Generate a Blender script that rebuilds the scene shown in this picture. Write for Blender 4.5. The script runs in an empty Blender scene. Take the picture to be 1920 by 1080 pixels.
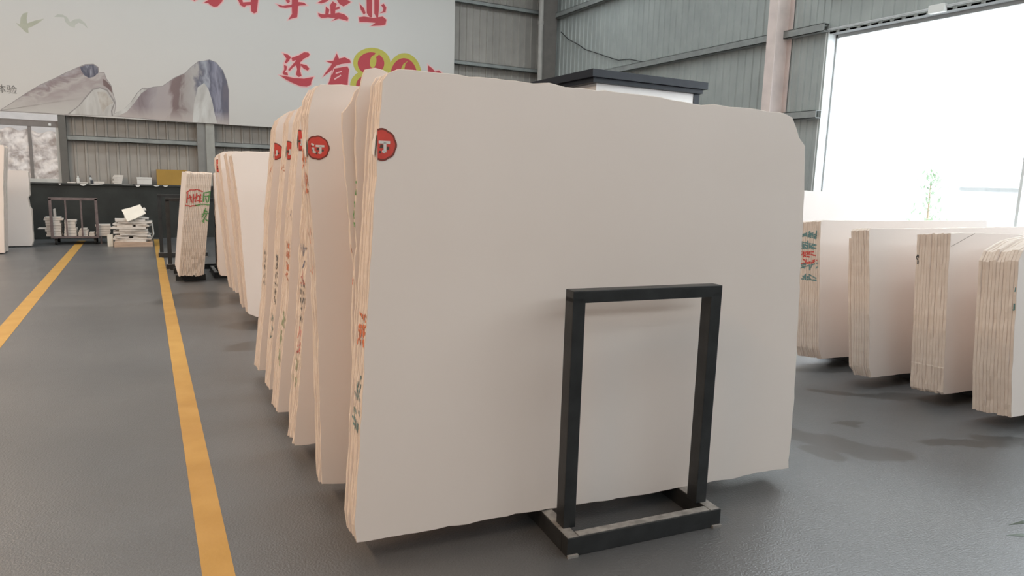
import bpy, bmesh, math, random
from mathutils import Vector, Matrix
random.seed(7)
scene = bpy.context.scene
COL = scene.collection

# ------------------------------------------------------------------ camera
F_PX, CX, CY, EYE = 1287.0, 960.0, 540.0, 1.6
d1 = Vector((269 - CX, 316 - CY, F_PX)).normalized()
d2 = Vector((3400 - CX, 410 - CY, F_PX)); d2 = (d2 - d1 * d1.dot(d2)).normalized()
up = d2.cross(d1)
RIGHT = Vector((d2.x, d1.x, up.x)); DOWN = Vector((d2.y, d1.y, up.y)); FWD = Vector((d2.z, d1.z, up.z))
EYEP = Vector((0, 0, EYE))
cam = bpy.data.cameras.new('camera'); camo = bpy.data.objects.new('camera', cam); COL.objects.link(camo)
cam.sensor_width = 36; cam.lens = 36 * F_PX / 1920; cam.clip_end = 300; cam.clip_start = .05
m = Matrix.Identity(4)
for i, v in enumerate((RIGHT, -DOWN, -FWD)):
    for j in range(3): m[j][i] = v[j]
m.translation = EYEP
camo.matrix_world = m
scene.camera = camo

# ------------------------------------------------------------------ light
scene.view_settings.view_transform = 'Standard'; scene.view_settings.look = 'None'
scene.view_settings.gamma = 1; scene.view_settings.use_curve_mapping = False
scene.view_settings.exposure = 0.0
scene.cycles.use_denoising = True
scene.cycles.max_bounces = 10; scene.cycles.diffuse_bounces = 6
SKY = 6.8
w = bpy.data.worlds.new('overcast_sky'); scene.world = w; w.use_nodes = True
w.node_tree.nodes['Background'].inputs[0].default_value = (.85, .93, 1.0, 1)
w.node_tree.nodes['Background'].inputs[1].default_value = SKY

WALL_Y, WALL_X, LEFT_X, REAR_Y, ROOF = 18.4, 10.9, -12.0, -9.0, 8.0
FULL = (LEFT_X - .2, WALL_X + .3)
SKYLIGHTS = [(-5.5, .5, *FULL), (-.5, .6, 1.0, 10.6), (4.5, 2.0, 3.0, 10.6), (9.5, 1.2, *FULL), (14.8, 1.5, *FULL)]     # centre Y, width, X range; unseen strips, sized and placed to balance the light
def portal(loc, rot, sx, sy):
    l = bpy.data.lights.new('daylight_portal', 'AREA'); l.shape = 'RECTANGLE'; l.size = sx; l.size_y = sy
    l.cycles.is_portal = True
    o = bpy.data.objects.new('daylight_portal', l); COL.objects.link(o); o.location = loc; o.rotation_euler = rot
for y, wd, xa, xb in SKYLIGHTS: portal(((xa + xb) / 2, y, ROOF + .05), (0, 0, 0), xb - xa, wd)
portal((WALL_X + .3, 4.5, 2.6), (0, math.radians(90), 0), 3.5, 8.4)
portal((-.5, REAR_Y - .15, 6.7), (math.radians(90), 0, 0), 20, 1.2)
portal((WALL_X + .1, -.2, 6.475), (0, math.radians(90), 0), 2.65, 17.6)

# ------------------------------------------------------------------ helpers
def ray(x, y): return RIGHT * (x - CX) + DOWN * (y - CY) + FWD * F_PX
def at(x, y, Y): v = ray(x, y); return EYEP + v * (Y / v.y)
def atX(x, y, X): v = ray(x, y); return EYEP + v * (X / v.x)
def at_plane(x, y, p0, n): v = ray(x, y); return EYEP + v * ((p0 - EYEP).dot(n) / v.dot(n))

MATS = {}
def mat(name, col, rough=.6, var=.08, scale=6, bump=0, bscale=80, metal=0, spec=.4, stretch=None, col2=None):
    if name in MATS: return MATS[name]
    M = bpy.data.materials.new(name); M.use_nodes = True; nt = M.node_tree; N = nt.nodes; L = nt.links
    b = N['Principled BSDF']; b.inputs['Roughness'].default_value = rough; b.inputs['Metallic'].default_value = metal
    b.inputs['Specular IOR Level'].default_value = spec
    tc = N.new('ShaderNodeTexCoord'); vec = tc.outputs['Object']
    if stretch:
        mp = N.new('ShaderNodeMapping'); mp.inputs['Scale'].default_value = stretch; L.new(vec, mp.inputs[0]); vec = mp.outputs[0]
    n = N.new('ShaderNodeTexNoise'); n.inputs['Scale'].default_value = scale; n.inputs['Detail'].default_value = 6
    L.new(vec, n.inputs['Vector'])
    r = N.new('ShaderNodeValToRGB'); r.color_ramp.elements[0].position = .3; r.color_ramp.elements[1].position = .7
    c2 = col2 or tuple(min(1, c * (1 + var)) for c in col)
    c1 = col if col2 else tuple(c * (1 - var) for c in col)
    r.color_ramp.elements[0].color = (*c1, 1); r.color_ramp.elements[1].color = (*c2, 1)
    L.new(n.outputs[0], r.inputs[0]); L.new(r.outputs[0], b.inputs['Base Color'])
    if bump:
        n2 = N.new('ShaderNodeTexNoise'); n2.inputs['Scale'].default_value = bscale; n2.inputs['Detail'].default_value = 4
        L.new(vec, n2.inputs['Vector'])
        bp = N.new('ShaderNodeBump'); bp.inputs['Strength'].default_value = bump; bp.inputs['Distance'].default_value = .01
        L.new(n2.outputs[0], bp.inputs['Height']); L.new(bp.outputs[0], b.inputs['Normal'])
    MATS[name] = M; return M

class MB:
    def __init__(s): s.v = []; s.f = []; s.mi = []
    def poly(s, pts, mi=0):
        i = len(s.v); s.v += [tuple(p) for p in pts]; s.f.append(tuple(range(i, i + len(pts)))); s.mi.append(mi)
    def box(s, x0, x1, y0, y1, z0, z1, mi=0, M=None):
        i = len(s.v)
        p = [(x0, y0, z0), (x1, y0, z0), (x1, y1, z0), (x0, y1, z0), (x0, y0, z1), (x1, y0, z1), (x1, y1, z1), (x0, y1, z1)]
        if M is not None: p = [tuple(M @ Vector(q)) for q in p]
        s.v += p
        for f in ((0, 3, 2, 1), (4, 5, 6, 7), (0, 1, 5, 4), (1, 2, 6, 5), (2, 3, 7, 6), (3, 0, 4, 7)):
            s.f.append(tuple(i + k for k in f)); s.mi.append(mi)
    def tube(s, pts, r, n=8, mi=0):
        pts = [Vector(p) for p in pts]; rings = []
        for k, p in enumerate(pts):
            t = (pts[min(k + 1, len(pts) - 1)] - pts[max(k - 1, 0)]).normalized()
            a = t.orthogonal().normalized() if abs(t.z) > .99 else t.cross(Vector((0, 0, 1))).normalized()
            b = t.cross(a); rr = r[k] if isinstance(r, (list, tuple)) else r
            i = len(s.v); rings.append(i)
            for q in range(n):
                an = 2 * math.pi * q / n; s.v.append(tuple(p + a * math.cos(an) * rr + b * math.sin(an) * rr))
        for k in range(len(rings) - 1):
            for q in range(n):
                s.f.append((rings[k] + q, rings[k] + (q + 1) % n, rings[k + 1] + (q + 1) % n, rings[k + 1] + q)); s.mi.append(mi)
        s.f.append(tuple(rings[0] + q for q in range(n))[::-1]); s.mi.append(mi)
        s.f.append(tuple(rings[-1] + q for q in range(n))); s.mi.append(mi)
    def lathe(s, prof, n=14, c=(0, 0, 0), mi=0):
        i = len(s.v)
        for r, z in prof:
            for q in range(n):
                a = 2 * math.pi * q / n; s.v.append((c[0] + r * math.cos(a), c[1] + r * math.sin(a), c[2] + z))
        for k in range(len(prof) - 1):
            for q in range(n):
                s.f.append((i + k * n + q, i + k * n + (q + 1) % n, i + (k + 1) * n + (q + 1) % n, i + (k + 1) * n + q)); s.mi.append(mi)
        s.f.append(tuple(i + q for q in range(n))[::-1]); s.mi.append(mi)
        s.f.append(tuple(i + (len(prof) - 1) * n + q for q in range(n))); s.mi.append(mi)
    def prism(s, pts, d, mi=0):                     # closed outline extruded along vector d
        n = len(pts); i = len(s.v); d = Vector(d)
        s.v += [tuple(p) for p in pts] + [tuple(Vector(p) + d) for p in pts]
        s.f.append(tuple(range(i, i + n))); s.mi.append(mi)
        s.f.append(tuple(range(i + n, i + 2 * n))[::-1]); s.mi.append(mi)
        for k in range(n):
            a, b = i + k, i + (k + 1) % n; s.f.append((b, a, a + n, b + n)); s.mi.append(mi)
    def mesh(s, name, mats, bevel=0, smooth=False):
        me = bpy.data.meshes.new(name); me.from_pydata(s.v, [], s.f)
        for x in (mats if isinstance(mats, (list, tuple)) else [mats]): me.materials.append(x)
        me.polygons.foreach_set('material_index', s.mi); 
        bm = bmesh.new(); bm.from_mesh(me)
        bmesh.ops.recalc_face_normals(bm, faces=bm.faces)
        if bevel:
            bmesh.ops.bevel(bm, geom=[e for e in bm.edges if e.calc_face_angle(0) > .6], offset=bevel, segments=2, affect='EDGES', profile=.7)
        bm.to_mesh(me); bm.free()
        if smooth: me.polygons.foreach_set('use_smooth', [True] * len(me.polygons))
        me.update(); return me
    def build(s, name, mats, parent=None, bevel=0, smooth=False):
        return link(name, s.mesh(name, mats, bevel, smooth), parent)

def link(name, me, parent=None, loc=None, rz=None):
    o = bpy.data.objects.new(name, me); COL.objects.link(o)
    if parent: o.parent = parent
    if loc is not None: o.location = loc
    if rz is not None: o.rotation_euler = (0, 0, rz)
    return o
def tag(o, label=None, cat=None, group=None, kind=None):
    if label: o['label'] = label
    if cat: o['category'] = cat
    if group: o['group'] = group
    if kind: o['kind'] = kind
    return o
def empty(name, loc=(0, 0, 0), rz=0):
    return link(name, None, None, loc, rz)
def copy_tree(o, parent=None):
    c = o.copy(); COL.objects.link(c)
    if parent: c.parent = parent
    for ch in o.children: copy_tree(ch, c)
    return c

# ------------------------------------------------------------------ materials
STONE = mat('cream_limestone', (.83, .735, .675), .42, scale=1.3, col2=(.86, .77, .715), spec=.35)
EDGE = mat('sawn_stone_edge', (.655, .565, .495), .7, scale=14, col2=(.72, .635, .565), bump=.25, bscale=60)
ROUGHEDGE = mat('broken_stone_edge', (.64, .545, .47), .8, scale=20, col2=(.74, .655, .58), bump=.5, bscale=45)
TILE = mat('white_offcut_stone', (.62, .57, .52), .6, scale=9, col2=(.76, .71, .66), bump=.2)
CLAD = mat('grey_green_steel_cladding', (.34, .36, .345), .5, scale=2.2, col2=(.41, .43, .41), spec=.3)
CLADB = mat('warm_grey_steel_cladding', (.31, .285, .26), .55, scale=1.5, col2=(.40, .37, .335), spec=.3)  # warmer grey than the sheets of the right wall
GIRT = mat('galvanised_girt', (.27, .28, .27), .5, scale=5, var=.15)
COLM = mat('pale_painted_steel', (.72, .60, .555), .55, scale=3, var=.1)
COLG = mat('grey_painted_steel', (.25, .24, .225), .55, scale=3, var=.1)
DARK = mat('dark_painted_masonry', (.028, .031, .029), .6, scale=3, var=.25, bump=.1)
BLACKST = mat('black_painted_steel', (.022, .023, .024), .42, scale=9, var=.35, bump=.05, spec=.5)
WORN = mat('worn_bare_steel', (.17, .16, .15), .5, scale=25, col2=(.34, .32, .30), spec=.5)
PLUM = mat('plum_brown_painted_steel', (.16, .125, .125), .45, scale=10, var=.25)
WHITE = mat('white_painted_frame', (.78, .80, .79), .45, var=.02)
YELLOW = mat('yellow_floor_paint', (.43, .245, .05), .5, scale=5, col2=(.50, .295, .075), bump=.08, bscale=60)
CARD = mat('ochre_cardboard', (.42, .25, .055), .7, scale=5, var=.06)
WOOD = mat('raw_pallet_wood', (.46, .34, .26), .7, scale=6, stretch=(1, 8, 8), var=.15)
PAPERW = mat('white_paper', (.72, .70, .67), .8, var=.03)
RED = mat('red_label_print', (.64, .07, .05), .5, scale=20, var=.1)
DKRED = mat('dark_red_label_rim', (.22, .045, .03), .5)
INK = mat('dark_label_ink', (.09, .06, .045), .6)
PLASTIC = mat('white_plastic', (.75, .74, .71), .35, var=.02)
ROOFM = mat('roof_sheet', (.42, .43, .42), .55, var=.05)

def floor_material():
    M = bpy.data.materials.new('grey_epoxy_floor'); M.use_nodes = True; nt = M.node_tree; N = nt.nodes; L = nt.links
    b = N['Principled BSDF']; b.inputs['Specular IOR Level'].default_value = .9
    tc = N.new('ShaderNodeTexCoord'); P = tc.outputs['Object']
    def noise(scale, det=4):
        n = N.new('ShaderNodeTexNoise'); n.inputs['Scale'].default_value = scale; n.inputs['Detail'].default_value = det; L.new(P, n.inputs['Vector']); return n
    def math_(op, a, b_=None):
        q = N.new('ShaderNodeMath'); q.operation = op
        for k, v in ((0, a), (1, b_)):
            if v is None: continue
            if isinstance(v, (int, float)): q.inputs[k].default_value = v
            else: L.new(v, q.inputs[k])
        return q.outputs[0]
    # puddle outlines: centre, half lengths, turn (degrees)
    PUD = [((3.80, 2.72), (.34, .12), -62), ((3.93, 2.47), (.20, .13), -30), ((3.62, 2.62), (.10, .16), 20), ((4.62, 2.33), (.34, .07), -28), ((4.95, 2.27), (.22, .09), -30),
           ((4.85, 3.38), (.30, .05), -38), ((5.2, 3.15), (.3, .10), -20), ((5.5, 3.9), (.6, .10), -20), ((.98, 7.55), (.30, .22), 0), ((.55, 9.3), (.5, .6), 0), ((.9, 6.6), (.35, .2), 0), ((4.25, 2.9), (.10, .035), -20)]
    wn = noise(4.2, 5); ws = N.new('ShaderNodeVectorMath'); ws.operation = 'MULTIPLY_ADD'
    L.new(wn.outputs['Color'], ws.inputs[0]); ws.inputs[1].default_value = (.26, .26, 0); ws.inputs[2].default_value = (-.13, -.13, 0)
    wp = N.new('ShaderNodeVectorMath'); wp.operation = 'ADD'; L.new(P, wp.inputs[0]); L.new(ws.outputs[0], wp.inputs[1])
    mask = None
    for (c, h, a) in PUD:
        mp = N.new('ShaderNodeMapping'); mp.vector_type = 'TEXTURE'
        mp.inputs['Location'].default_value = (c[0], c[1], 0); mp.inputs['Rotation'].default_value = (0, 0, math.radians(a)); mp.inputs['Scale'].default_value = (h[0], h[1], 1)
        L.new(wp.outputs[0], mp.inputs[0])
        ln = N.new('ShaderNodeVectorMath'); ln.operation = 'LENGTH'; L.new(mp.outputs[0], ln.inputs[0])
        mr = N.new('ShaderNodeMapRange'); mr.inputs['From Min'].default_value = 1.12; mr.inputs['From Max'].default_value = .88; L.new(ln.outputs['Value'], mr.inputs['Value'])
        mask = mr.outputs[0] if mask is None else math_('MAXIMUM', mask, mr.outputs[0])
    n1 = noise(.7, 6); r = N.new('ShaderNodeValToRGB'); r.color_ramp.elements[0].position = .3; r.color_ramp.elements[1].position = .72
    r.color_ramp.elements[0].color = (.082, .084, .087, 1); r.color_ramp.elements[1].color = (.114, .115, .117, 1); L.new(n1.outputs[0], r.inputs[0])
    n3 = noise(45, 2); r3 = N.new('ShaderNodeValToRGB'); r3.color_ramp.elements[0].position = .72; r3.color_ramp.elements[1].position = .80
    r3.color_ramp.elements[0].color = (0, 0, 0, 1); r3.color_ramp.elements[1].color = (.10, .10, .10, 1); L.new(n3.outputs[0], r3.inputs[0])
    ad = N.new('ShaderNodeMix'); ad.data_type = 'RGBA'; ad.blend_type = 'ADD'; ad.inputs[0].default_value = .5
    L.new(r.outputs[0], ad.inputs[6]); L.new(r3.outputs[0], ad.inputs[7])
    mx = N.new('ShaderNodeMix'); mx.data_type = 'RGBA'; L.new(mask, mx.inputs[0]); L.new(ad.outputs[2], mx.inputs[6]); mx.inputs[7].default_value = (.052, .052, .052, 1)
    L.new(mx.outputs[2], b.inputs['Base Color'])
    n2 = noise(1.3, 5); rr = N.new('ShaderNodeMapRange'); rr.inputs['To Min'].default_value = .28; rr.inputs['To Max'].default_value = .44; L.new(n2.outputs[0], rr.inputs['Value'])
    ro = N.new('ShaderNodeMix'); ro.data_type = 'FLOAT'; L.new(mask, ro.inputs[0]); L.new(rr.outputs[0], ro.inputs[2]); ro.inputs[3].default_value = .33
    L.new(ro.outputs[0], b.inputs['Roughness'])
    nb = noise(100, 3); bp = N.new('ShaderNodeBump'); bp.inputs['Distance'].default_value = .004
    st = N.new('ShaderNodeMapRange'); st.inputs['To Min'].default_value = .65; st.inputs['To Max'].default_value = .1; L.new(mask, st.inputs['Value'])
    L.new(st.outputs[0], bp.inputs['Strength']); L.new(nb.outputs[0], bp.inputs['Height']); L.new(bp.outputs[0], b.inputs['Normal'])
    return M

def glass_material(name, tint=(1, 1, 1), amount=.93):
    M = bpy.data.materials.new(name); M.use_nodes = True; nt = M.node_tree; N = nt.nodes; L = nt.links
    for n in list(N): 
        if n.type == 'BSDF_PRINCIPLED': N.remove(n)
    t = N.new('ShaderNodeBsdfTransparent'); t.inputs[0].default_value = (*tint, 1)
    g = N.new('ShaderNodeBsdfGlossy'); g.inputs['Roughness'].default_value = .03
    x = N.new('ShaderNodeMixShader'); x.inputs[0].default_value = 1 - amount
    L.new(t.outputs[0], x.inputs[1]); L.new(g.outputs[0], x.inputs[2]); L.new(x.outputs[0], N['Material Output'].inputs[0]); return M
GLASS = glass_material('clear_window_glass')
SKYPANE = glass_material('skylight_sheet', (.95, .95, .93), .95)
def sheeting_material():
    M = bpy.data.materials.new('crinkled_plastic_film'); M.use_nodes = True; nt = M.node_tree; N = nt.nodes; L = nt.links
    b = N['Principled BSDF']; b.inputs['Base Color'].default_value = (.72, .66, .62, 1); b.inputs['Roughness'].default_value = .25
    t = N.new('ShaderNodeBsdfTranslucent'); t.inputs[0].default_value = (.52, .44, .39, 1)
    tc = N.new('ShaderNodeTexCoord'); n = N.new('ShaderNodeTexNoise'); n.inputs['Scale'].default_value = 6; n.inputs['Distortion'].default_value = .5; n.inputs['Detail'].default_value = 6
    L.new(tc.outputs['Object'], n.inputs['Vector']); r = N.new('ShaderNodeValToRGB'); r.color_ramp.elements[0].position = .36; r.color_ramp.elements[1].position = .62
    r.color_ramp.elements[0].color = (.38, .32, .29, 1); r.color_ramp.elements[1].color = (.82, .75, .70, 1); L.new(n.outputs[0], r.inputs[0]); L.new(r.outputs[0], t.inputs[0]); L.new(r.outputs[0], b.inputs['Base Color'])
    x = N.new('ShaderNodeMixShader'); x.inputs[0].default_value = .5
    L.new(b.outputs[0], x.inputs[1]); L.new(t.outputs[0], x.inputs[2]); L.new(x.outputs[0], N['Material Output'].inputs[0]); return M
FILM = sheeting_material()

# ------------------------------------------------------------------ room shell
mb = MB(); mb.box(LEFT_X, WALL_X + .3, REAR_Y, WALL_Y + .3, -.2, 0)
floor = tag(mb.build('floor', floor_material()), kind='structure')
mb = MB(); mb.box(-60, 70, -60, 80, -.45, -.25)
mb.build('outdoor_ground', mat('pale_concrete_yard', (.55, .54, .52), .8, var=.06))['kind'] = 'structure'

def sheet_mesh(name, width, h, m, depth=.028, pitch=.2):       # trapezoidal rib profile, ribs stand towards -Y
    pts = []; n = int(round(width / pitch)); p = width / n
    for k in range(n):
        x = k * p
        pts += [(x, 0), (x + p * .66, 0), (x + p * .74, -depth), (x + p * .92, -depth)]
    pts.append((width, 0))
    b = MB()
    for (xa, ya), (xb, yb) in zip(pts[:-1], pts[1:]): b.poly([(xa, ya, 0), (xb, yb, 0), (xb, yb, h), (xa, ya, h)])
    b.box(0, width - .004, .03, .05, 0, h)
    return b.mesh(name, m)

wb = tag(empty('wall_back', (0, WALL_Y, 0)), kind='structure')
SW = 12.4 / 12
full = sheet_mesh('cladding_sheet', SW, ROOF - 1.2, CLADB); topm = sheet_mesh('cladding_sheet', SW, ROOF - 2.72, CLADB)
x = WALL_X
while x > LEFT_X + .2:
    x -= SW
    over_window = x < -1.6
    link('cladding_sheet', topm if over_window else full, wb, (x, 0, 2.72 if over_window else 1.2))
for z in (2.17, 4.72, 6.36):
    xs = (-1.45, WALL_X) if z < 3 else (LEFT_X, WALL_X)
    b = MB(); b.box(xs[0], xs[1], -.16, -.03, z, z + .012); b.box(xs[0], xs[1], -.16, -.148, z, z + .11); b.box(xs[0], xs[1], -.16, -.03, z + .1, z + .11)
    b.build('girt', GIRT, wb)

wr = tag(empty('wall_right', (WALL_X, 0, 0)), kind='structure')
WIN0, WIN1, WINZ0, WINZ1 = .3, 8.68, .9, 4.33
SW = 1.0
CZ0, CZ1 = 5.15, 7.8
fr = sheet_mesh('cladding_sheet', SW, ROOF, CLAD, .022, .2); ab = sheet_mesh('cladding_sheet', SW, CZ0 - WINZ1, CLAD, .022, .2); lo = sheet_mesh('cladding_sheet', SW, CZ0, CLAD, .022, .2); tp = sheet_mesh('cladding_sheet', SW, ROOF - CZ1, CLAD, .022, .2); be = sheet_mesh('cladding_sheet', SW, WINZ0, CLAD, .022, .2)
y = WALL_Y
while y > WIN1 + .1:
    s_ = min(SW, y - WIN1)
    o = link('cladding_sheet', fr, wr, (0, y, 0), -math.pi / 2); o.scale = (s_, 1, 1); y -= s_
while y > REAR_Y + .1:
    s_ = min(SW, y - REAR_Y)
    inwin = y > WIN0 + .05
    if inwin:
        o = link('cladding_sheet', ab, wr, (0, y, WINZ1), -math.pi / 2); o.scale = (s_, 1, 1)
        o = link('cladding_sheet', be, wr, (0, y, 0), -math.pi / 2); o.scale = (s_, 1, 1)
    else:
        o = link('cladding_sheet', lo, wr, (0, y, 0), -math.pi / 2); o.scale = (s_, 1, 1)
    o = link('cladding_sheet', tp, wr, (0, y, CZ1), -math.pi / 2); o.scale = (s_, 1, 1)
    b = MB(); b.box(.01, .016, y - s_, y, CZ0, CZ1); b.build('unseen_clerestory_pane', SKYPANE, wr)
    y -= s_
def girt_r(y0, y1, z):
    b = MB(); b.box(-.16, -.02, y0, y1, z, z + .012); b.box(-.16, -.148, y0, y1, z, z + .14); b.box(-.16, -.02, y0, y1, z + .13, z + .14); b.build('girt', GIRT, wr)
girt_r(WIN1, WALL_Y, 4.36); girt_r(WIN1, WALL_Y, 2.86); girt_r(WIN1, WALL_Y, 6.25); girt_r(REAR_Y, WIN1, 5.0)
b = MB(); b.tube([(-.05, WIN0, WINZ1 + .06), (-.05, WIN1, WINZ1 + .06)], .018); b.build('conduit', mat('pale_conduit', (.5, .5, .5), .4), wr)
b = MB(); b.box(-.11, -.02, 6.62, 6.86, WINZ1 - .02, WINZ1 + .10); b.build('junction_box', PLASTIC, wr, bevel=.008)
b = MB(); b.box(0, .25, WIN0, WIN1, WINZ1, WINZ1 + .03); b.build('lintel', mat('grey_flashing', (.36, .36, .36), .5), wr)

# big window in the right-hand wall
wn = tag(empty('window_1', (WALL_X, 0, 0)), kind='structure')
b = MB(); b.box(-.02, .26, WIN1, WIN1 + .06, WINZ0, WINZ1 + .04); b.box(-.02, .26, WIN0 - .06, WIN0, WINZ0, WINZ1 + .04); b.build('jamb', WHITE, wn)
b = MB(); b.box(-.06, .26, WIN0, WIN1, WINZ0 - .05, WINZ0); b.build('window_sill', WHITE, wn)
ALU = mat('grey_aluminium', (.45, .46, .46), .4, var=.05)
b = MB()
b.box(.18, .23, WIN0, WIN1, WINZ1 - .06, WINZ1); b.box(.18, .23, WIN0, WIN1, WINZ0, WINZ0 + .06); b.box(.18, .23, WIN1 - .03, WIN1, WINZ0, WINZ1); b.box(.18, .23, WIN0, WIN0 + .05, WINZ0, WINZ1)
b.build('window_frame', ALU, wn)
edges = [WIN1, 5.37, 2.4, WIN0]
for a in edges[1:-1]:
    b = MB(); b.box(.18, .23, a - .02, a + .02, WINZ0, WINZ1); b.build('mullion', WHITE, wn)
for a, c in zip(edges[:-1], edges[1:]):
    b = MB(); b.box(.20, .206, c + .02, a - .02, WINZ0 + .06, WINZ1 - .06); b.build('pane', GLASS, wn)

b = MB(); b.box(-14, 8, 21.5, 21.8, -.25, 6.5); tag(b.build('added_outdoor_wall', mat('added_wall_pinkish_grey', (.60, .55, .52), .8, var=.05)), kind='structure')  # wall added outside to tone down the sky behind the film window
# left, rear walls and roof of the hall (outside the view, they close the room)
b = MB(); b.box(LEFT_X - .2, LEFT_X, REAR_Y, WALL_Y + .2, 0, ROOF); tag(b.build('wall_left', CLADB), kind='structure')
b = MB(); b.box(LEFT_X, WALL_X, REAR_Y - .2, REAR_Y, 0, 6.1); b.box(LEFT_X, WALL_X, REAR_Y - .2, REAR_Y, 7.3, ROOF); b.box(LEFT_X, -10.5, REAR_Y - .2, REAR_Y, 6.1, 7.3); b.box(9.5, WALL_X, REAR_Y - .2, REAR_Y, 6.1, 7.3)
wf = tag(b.build('wall_front', CLADB), kind='structure')
b = MB(); b.box(-10.5, 9.5, REAR_Y - .11, REAR_Y - .10, 6.1, 7.3); b.build('unseen_clerestory_pane', SKYPANE, wf)  # unseen window band, added for soft light on the slab fronts
ce = tag(empty('ceiling', (0, 0, ROOF)), kind='structure')
ys = [REAR_Y]
for c, wd, xa, xb in SKYLIGHTS: ys += [c - wd / 2, c + wd / 2]
ys.append(WALL_Y + .2)
for k in range(0, len(ys), 2):
    b = MB(); b.box(LEFT_X - .2, WALL_X + .3, ys[k], ys[k + 1], 0, .12); b.build('roof_sheet', ROOFM, ce)
for c, wd, xa, xb in SKYLIGHTS:
    b = MB(); b.box(xa, xb, c - wd / 2, c + wd / 2, .06, .066); b.build('skylight', SKYPANE, ce)
    if xa > LEFT_X:
        b = MB(); b.box(LEFT_X - .2, xa, c - wd / 2, c + wd / 2, 0, .12); b.box(xb, WALL_X + .3, c - wd / 2, c + wd / 2, 0, .12); b.build('roof_sheet', ROOFM, ce)

# dark low wall along the back with its ledge
bb = tag(empty('baseboard_back', (0, 0, 0)), kind='structure')
b = MB(); b.box(LEFT_X, WALL_X, 18.12, WALL_Y + .06, 0, 1.20); b.build('low_wall', DARK, bb)
b = MB(); b.box(LEFT_X, WALL_X, 18.08, WALL_Y + .06, 1.20, 1.235); b.build('ledge', mat('dark_ledge', (.05, .052, .05), .6, var=.3), bb)

# window in the back wall, half covered with plastic film
w2 = tag(empty('window_2', (0, 18.3, 0)), kind='structure')
FRG = mat('brown_grey_window_frame', (.22, .20, .19), .5, var=.1)
b = MB(); b.box(-1.60, -1.46, -.12, .06, 1.235, 8.0 - .1); b.build('jamb', mat('dark_jamb', (.13, .125, .115), .5), w2)
b = MB(); b.box(-8, -1.6, -.04, .05, 2.43, 2.565); b.build('transom', FRG, w2)
b = MB(); b.box(-8, -1.6, -.03, .05, 1.236, 1.315); b.box(-1.66, -1.6, -.03, .05, 1.315, 2.43); b.build('window_frame', mat('pale_window_frame', (.55, .55, .53), .5), w2)
for xx in (-2.14, -2.72, -3.3, -3.9): 
    b = MB(); b.box(xx - .03, xx + .03, -.03, .05, 1.315, 2.43); b.build('mullion', FRG, w2)
xs = [-1.66, -2.14, -2.72, -3.3, -3.9]
for a, c in zip(xs[:-1], xs[1:]):
    b = MB(); b.box(c + .03, a - .03, .02, .026, 1.315, 2.43); b.build('pane', GLASS, w2)
b = MB(); b.box(-8, -1.6, .02, .026, 2.565, 2.8); b.build('pane', GLASS, w2)
rnd = random.Random(3)
from mathutils import noise as mnoise
for a, c, top in ((-1.66, -2.11, 2.32), (-2.17, -2.69, 2.36), (-2.75, -3.3, 2.33)):
    b = MB(); nx, nz = 26, 60; wdt = a - c
    for i in range(nx + 1):
        for j in range(nz + 1):
            X = c + wdt * i / nx; tj = j / nz; Z = 1.30 + (top + .03 * math.sin(X * 17) - 1.30) * tj
            d = mnoise.noise((X * 5, Z * 6, 1)) + .8 * abs(mnoise.noise((X * 11 + 3, Z * 9 + X * 6, 4))) + .5 * abs(mnoise.noise((X * 22, Z * 20, 9)))
            b.v.append((X, -.005 + .03 * d, Z))
    for i in range(nx):
        for j in range(nz):
            q = i * (nz + 1) + j; b.f.append((q, q + nz + 1, q + nz + 2, q + 1)); b.mi.append(0)
    b.build('plastic_film', FILM, w2, smooth=True)
b = MB(); b.box(-1.78, -1.735, -.06, -.04, 2.46, 2.51); b.build('latch', WHITE, w2)

# ------------------------------------------------------------------ steel columns
def h_column(loc, rz, h, mt, label, fw=.25, dp=.42):      # local: inner flange at y=0, web runs to y=dp
    e = tag(empty('steel_column', loc, rz), label, 'column')
    b = MB(); b.box(-fw / 2, fw / 2, 0, .02, 0, h); b.build('flange', mt, e)
    b = MB(); b.box(-fw / 2, fw / 2, dp - .02, dp, 0, h); b.build('flange', mt, e)
    b = MB(); b.box(-.012, .012, .02, dp - .02, 0, h); b.build('web', mt, e)
    b = MB(); b.box(-fw / 2 - .05, fw / 2 + .05, -.05, dp, 0, .02); b.build('base_plate', mt, e)
    return e
h_column((10.44, 9.58, 0), -math.pi / 2, ROOF, COLM, 'pinkish painted steel column standing before the big bright window wall', .21, .44)
b = MB()
# back-wall column: two pale faces
e = tag(empty('steel_column', (1.35, 18.195, 1.236)), 'grey steel column standing on the dark ledge under the banner', 'column')
b = MB(); b.box(-.19, -.04, -.0, .02, 0, 6.6); b.build('flange', COLG, e)
b = MB(); b.box(.0, .19, .0, .03, 0, 6.6); b.build('flange', mat('pale_grey_steel', (.36, .35, .32), .55, var=.08), e)
b = MB(); b.box(-.05, .01, .02, .13, 0, 6.6); b.build('web', COLG, e)
e = tag(empty('steel_column', (10.56, 18.0, 0)), 'brown-grey steel corner column beside the banner', 'column')
CORN = mat('brown_grey_steel', (.19, .17, .155), .55, var=.08)
b = MB(); b.box(-.22, .24, -.1, -.08, 0, ROOF); b.build('flange', CORN, e)
b = MB(); b.box(-.01, .01, -.08, .06, 0, ROOF); b.build('web', CORN, e)
e = tag(empty('drain_pipe', (10.24, 17.86, 0)), 'pale vertical drain pipe on the corner column', 'pipe')
b = MB(); b.tube([(0, 0, 0), (0, 0, 3.4), (.02, 0, 4.6), (.0, 0, 5.6), (0, 0, ROOF)], .075, 12); b.build('pipe', mat('pale_pvc', (.42, .39, .36), .45), e, smooth=True)
b = MB(); b.tube([(0, 0, 6.0), (0, 0, 6.1)], .084, 12); b.build('pipe_joint', mat('pale_pvc', (.4, .4, .4)), e)

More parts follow.
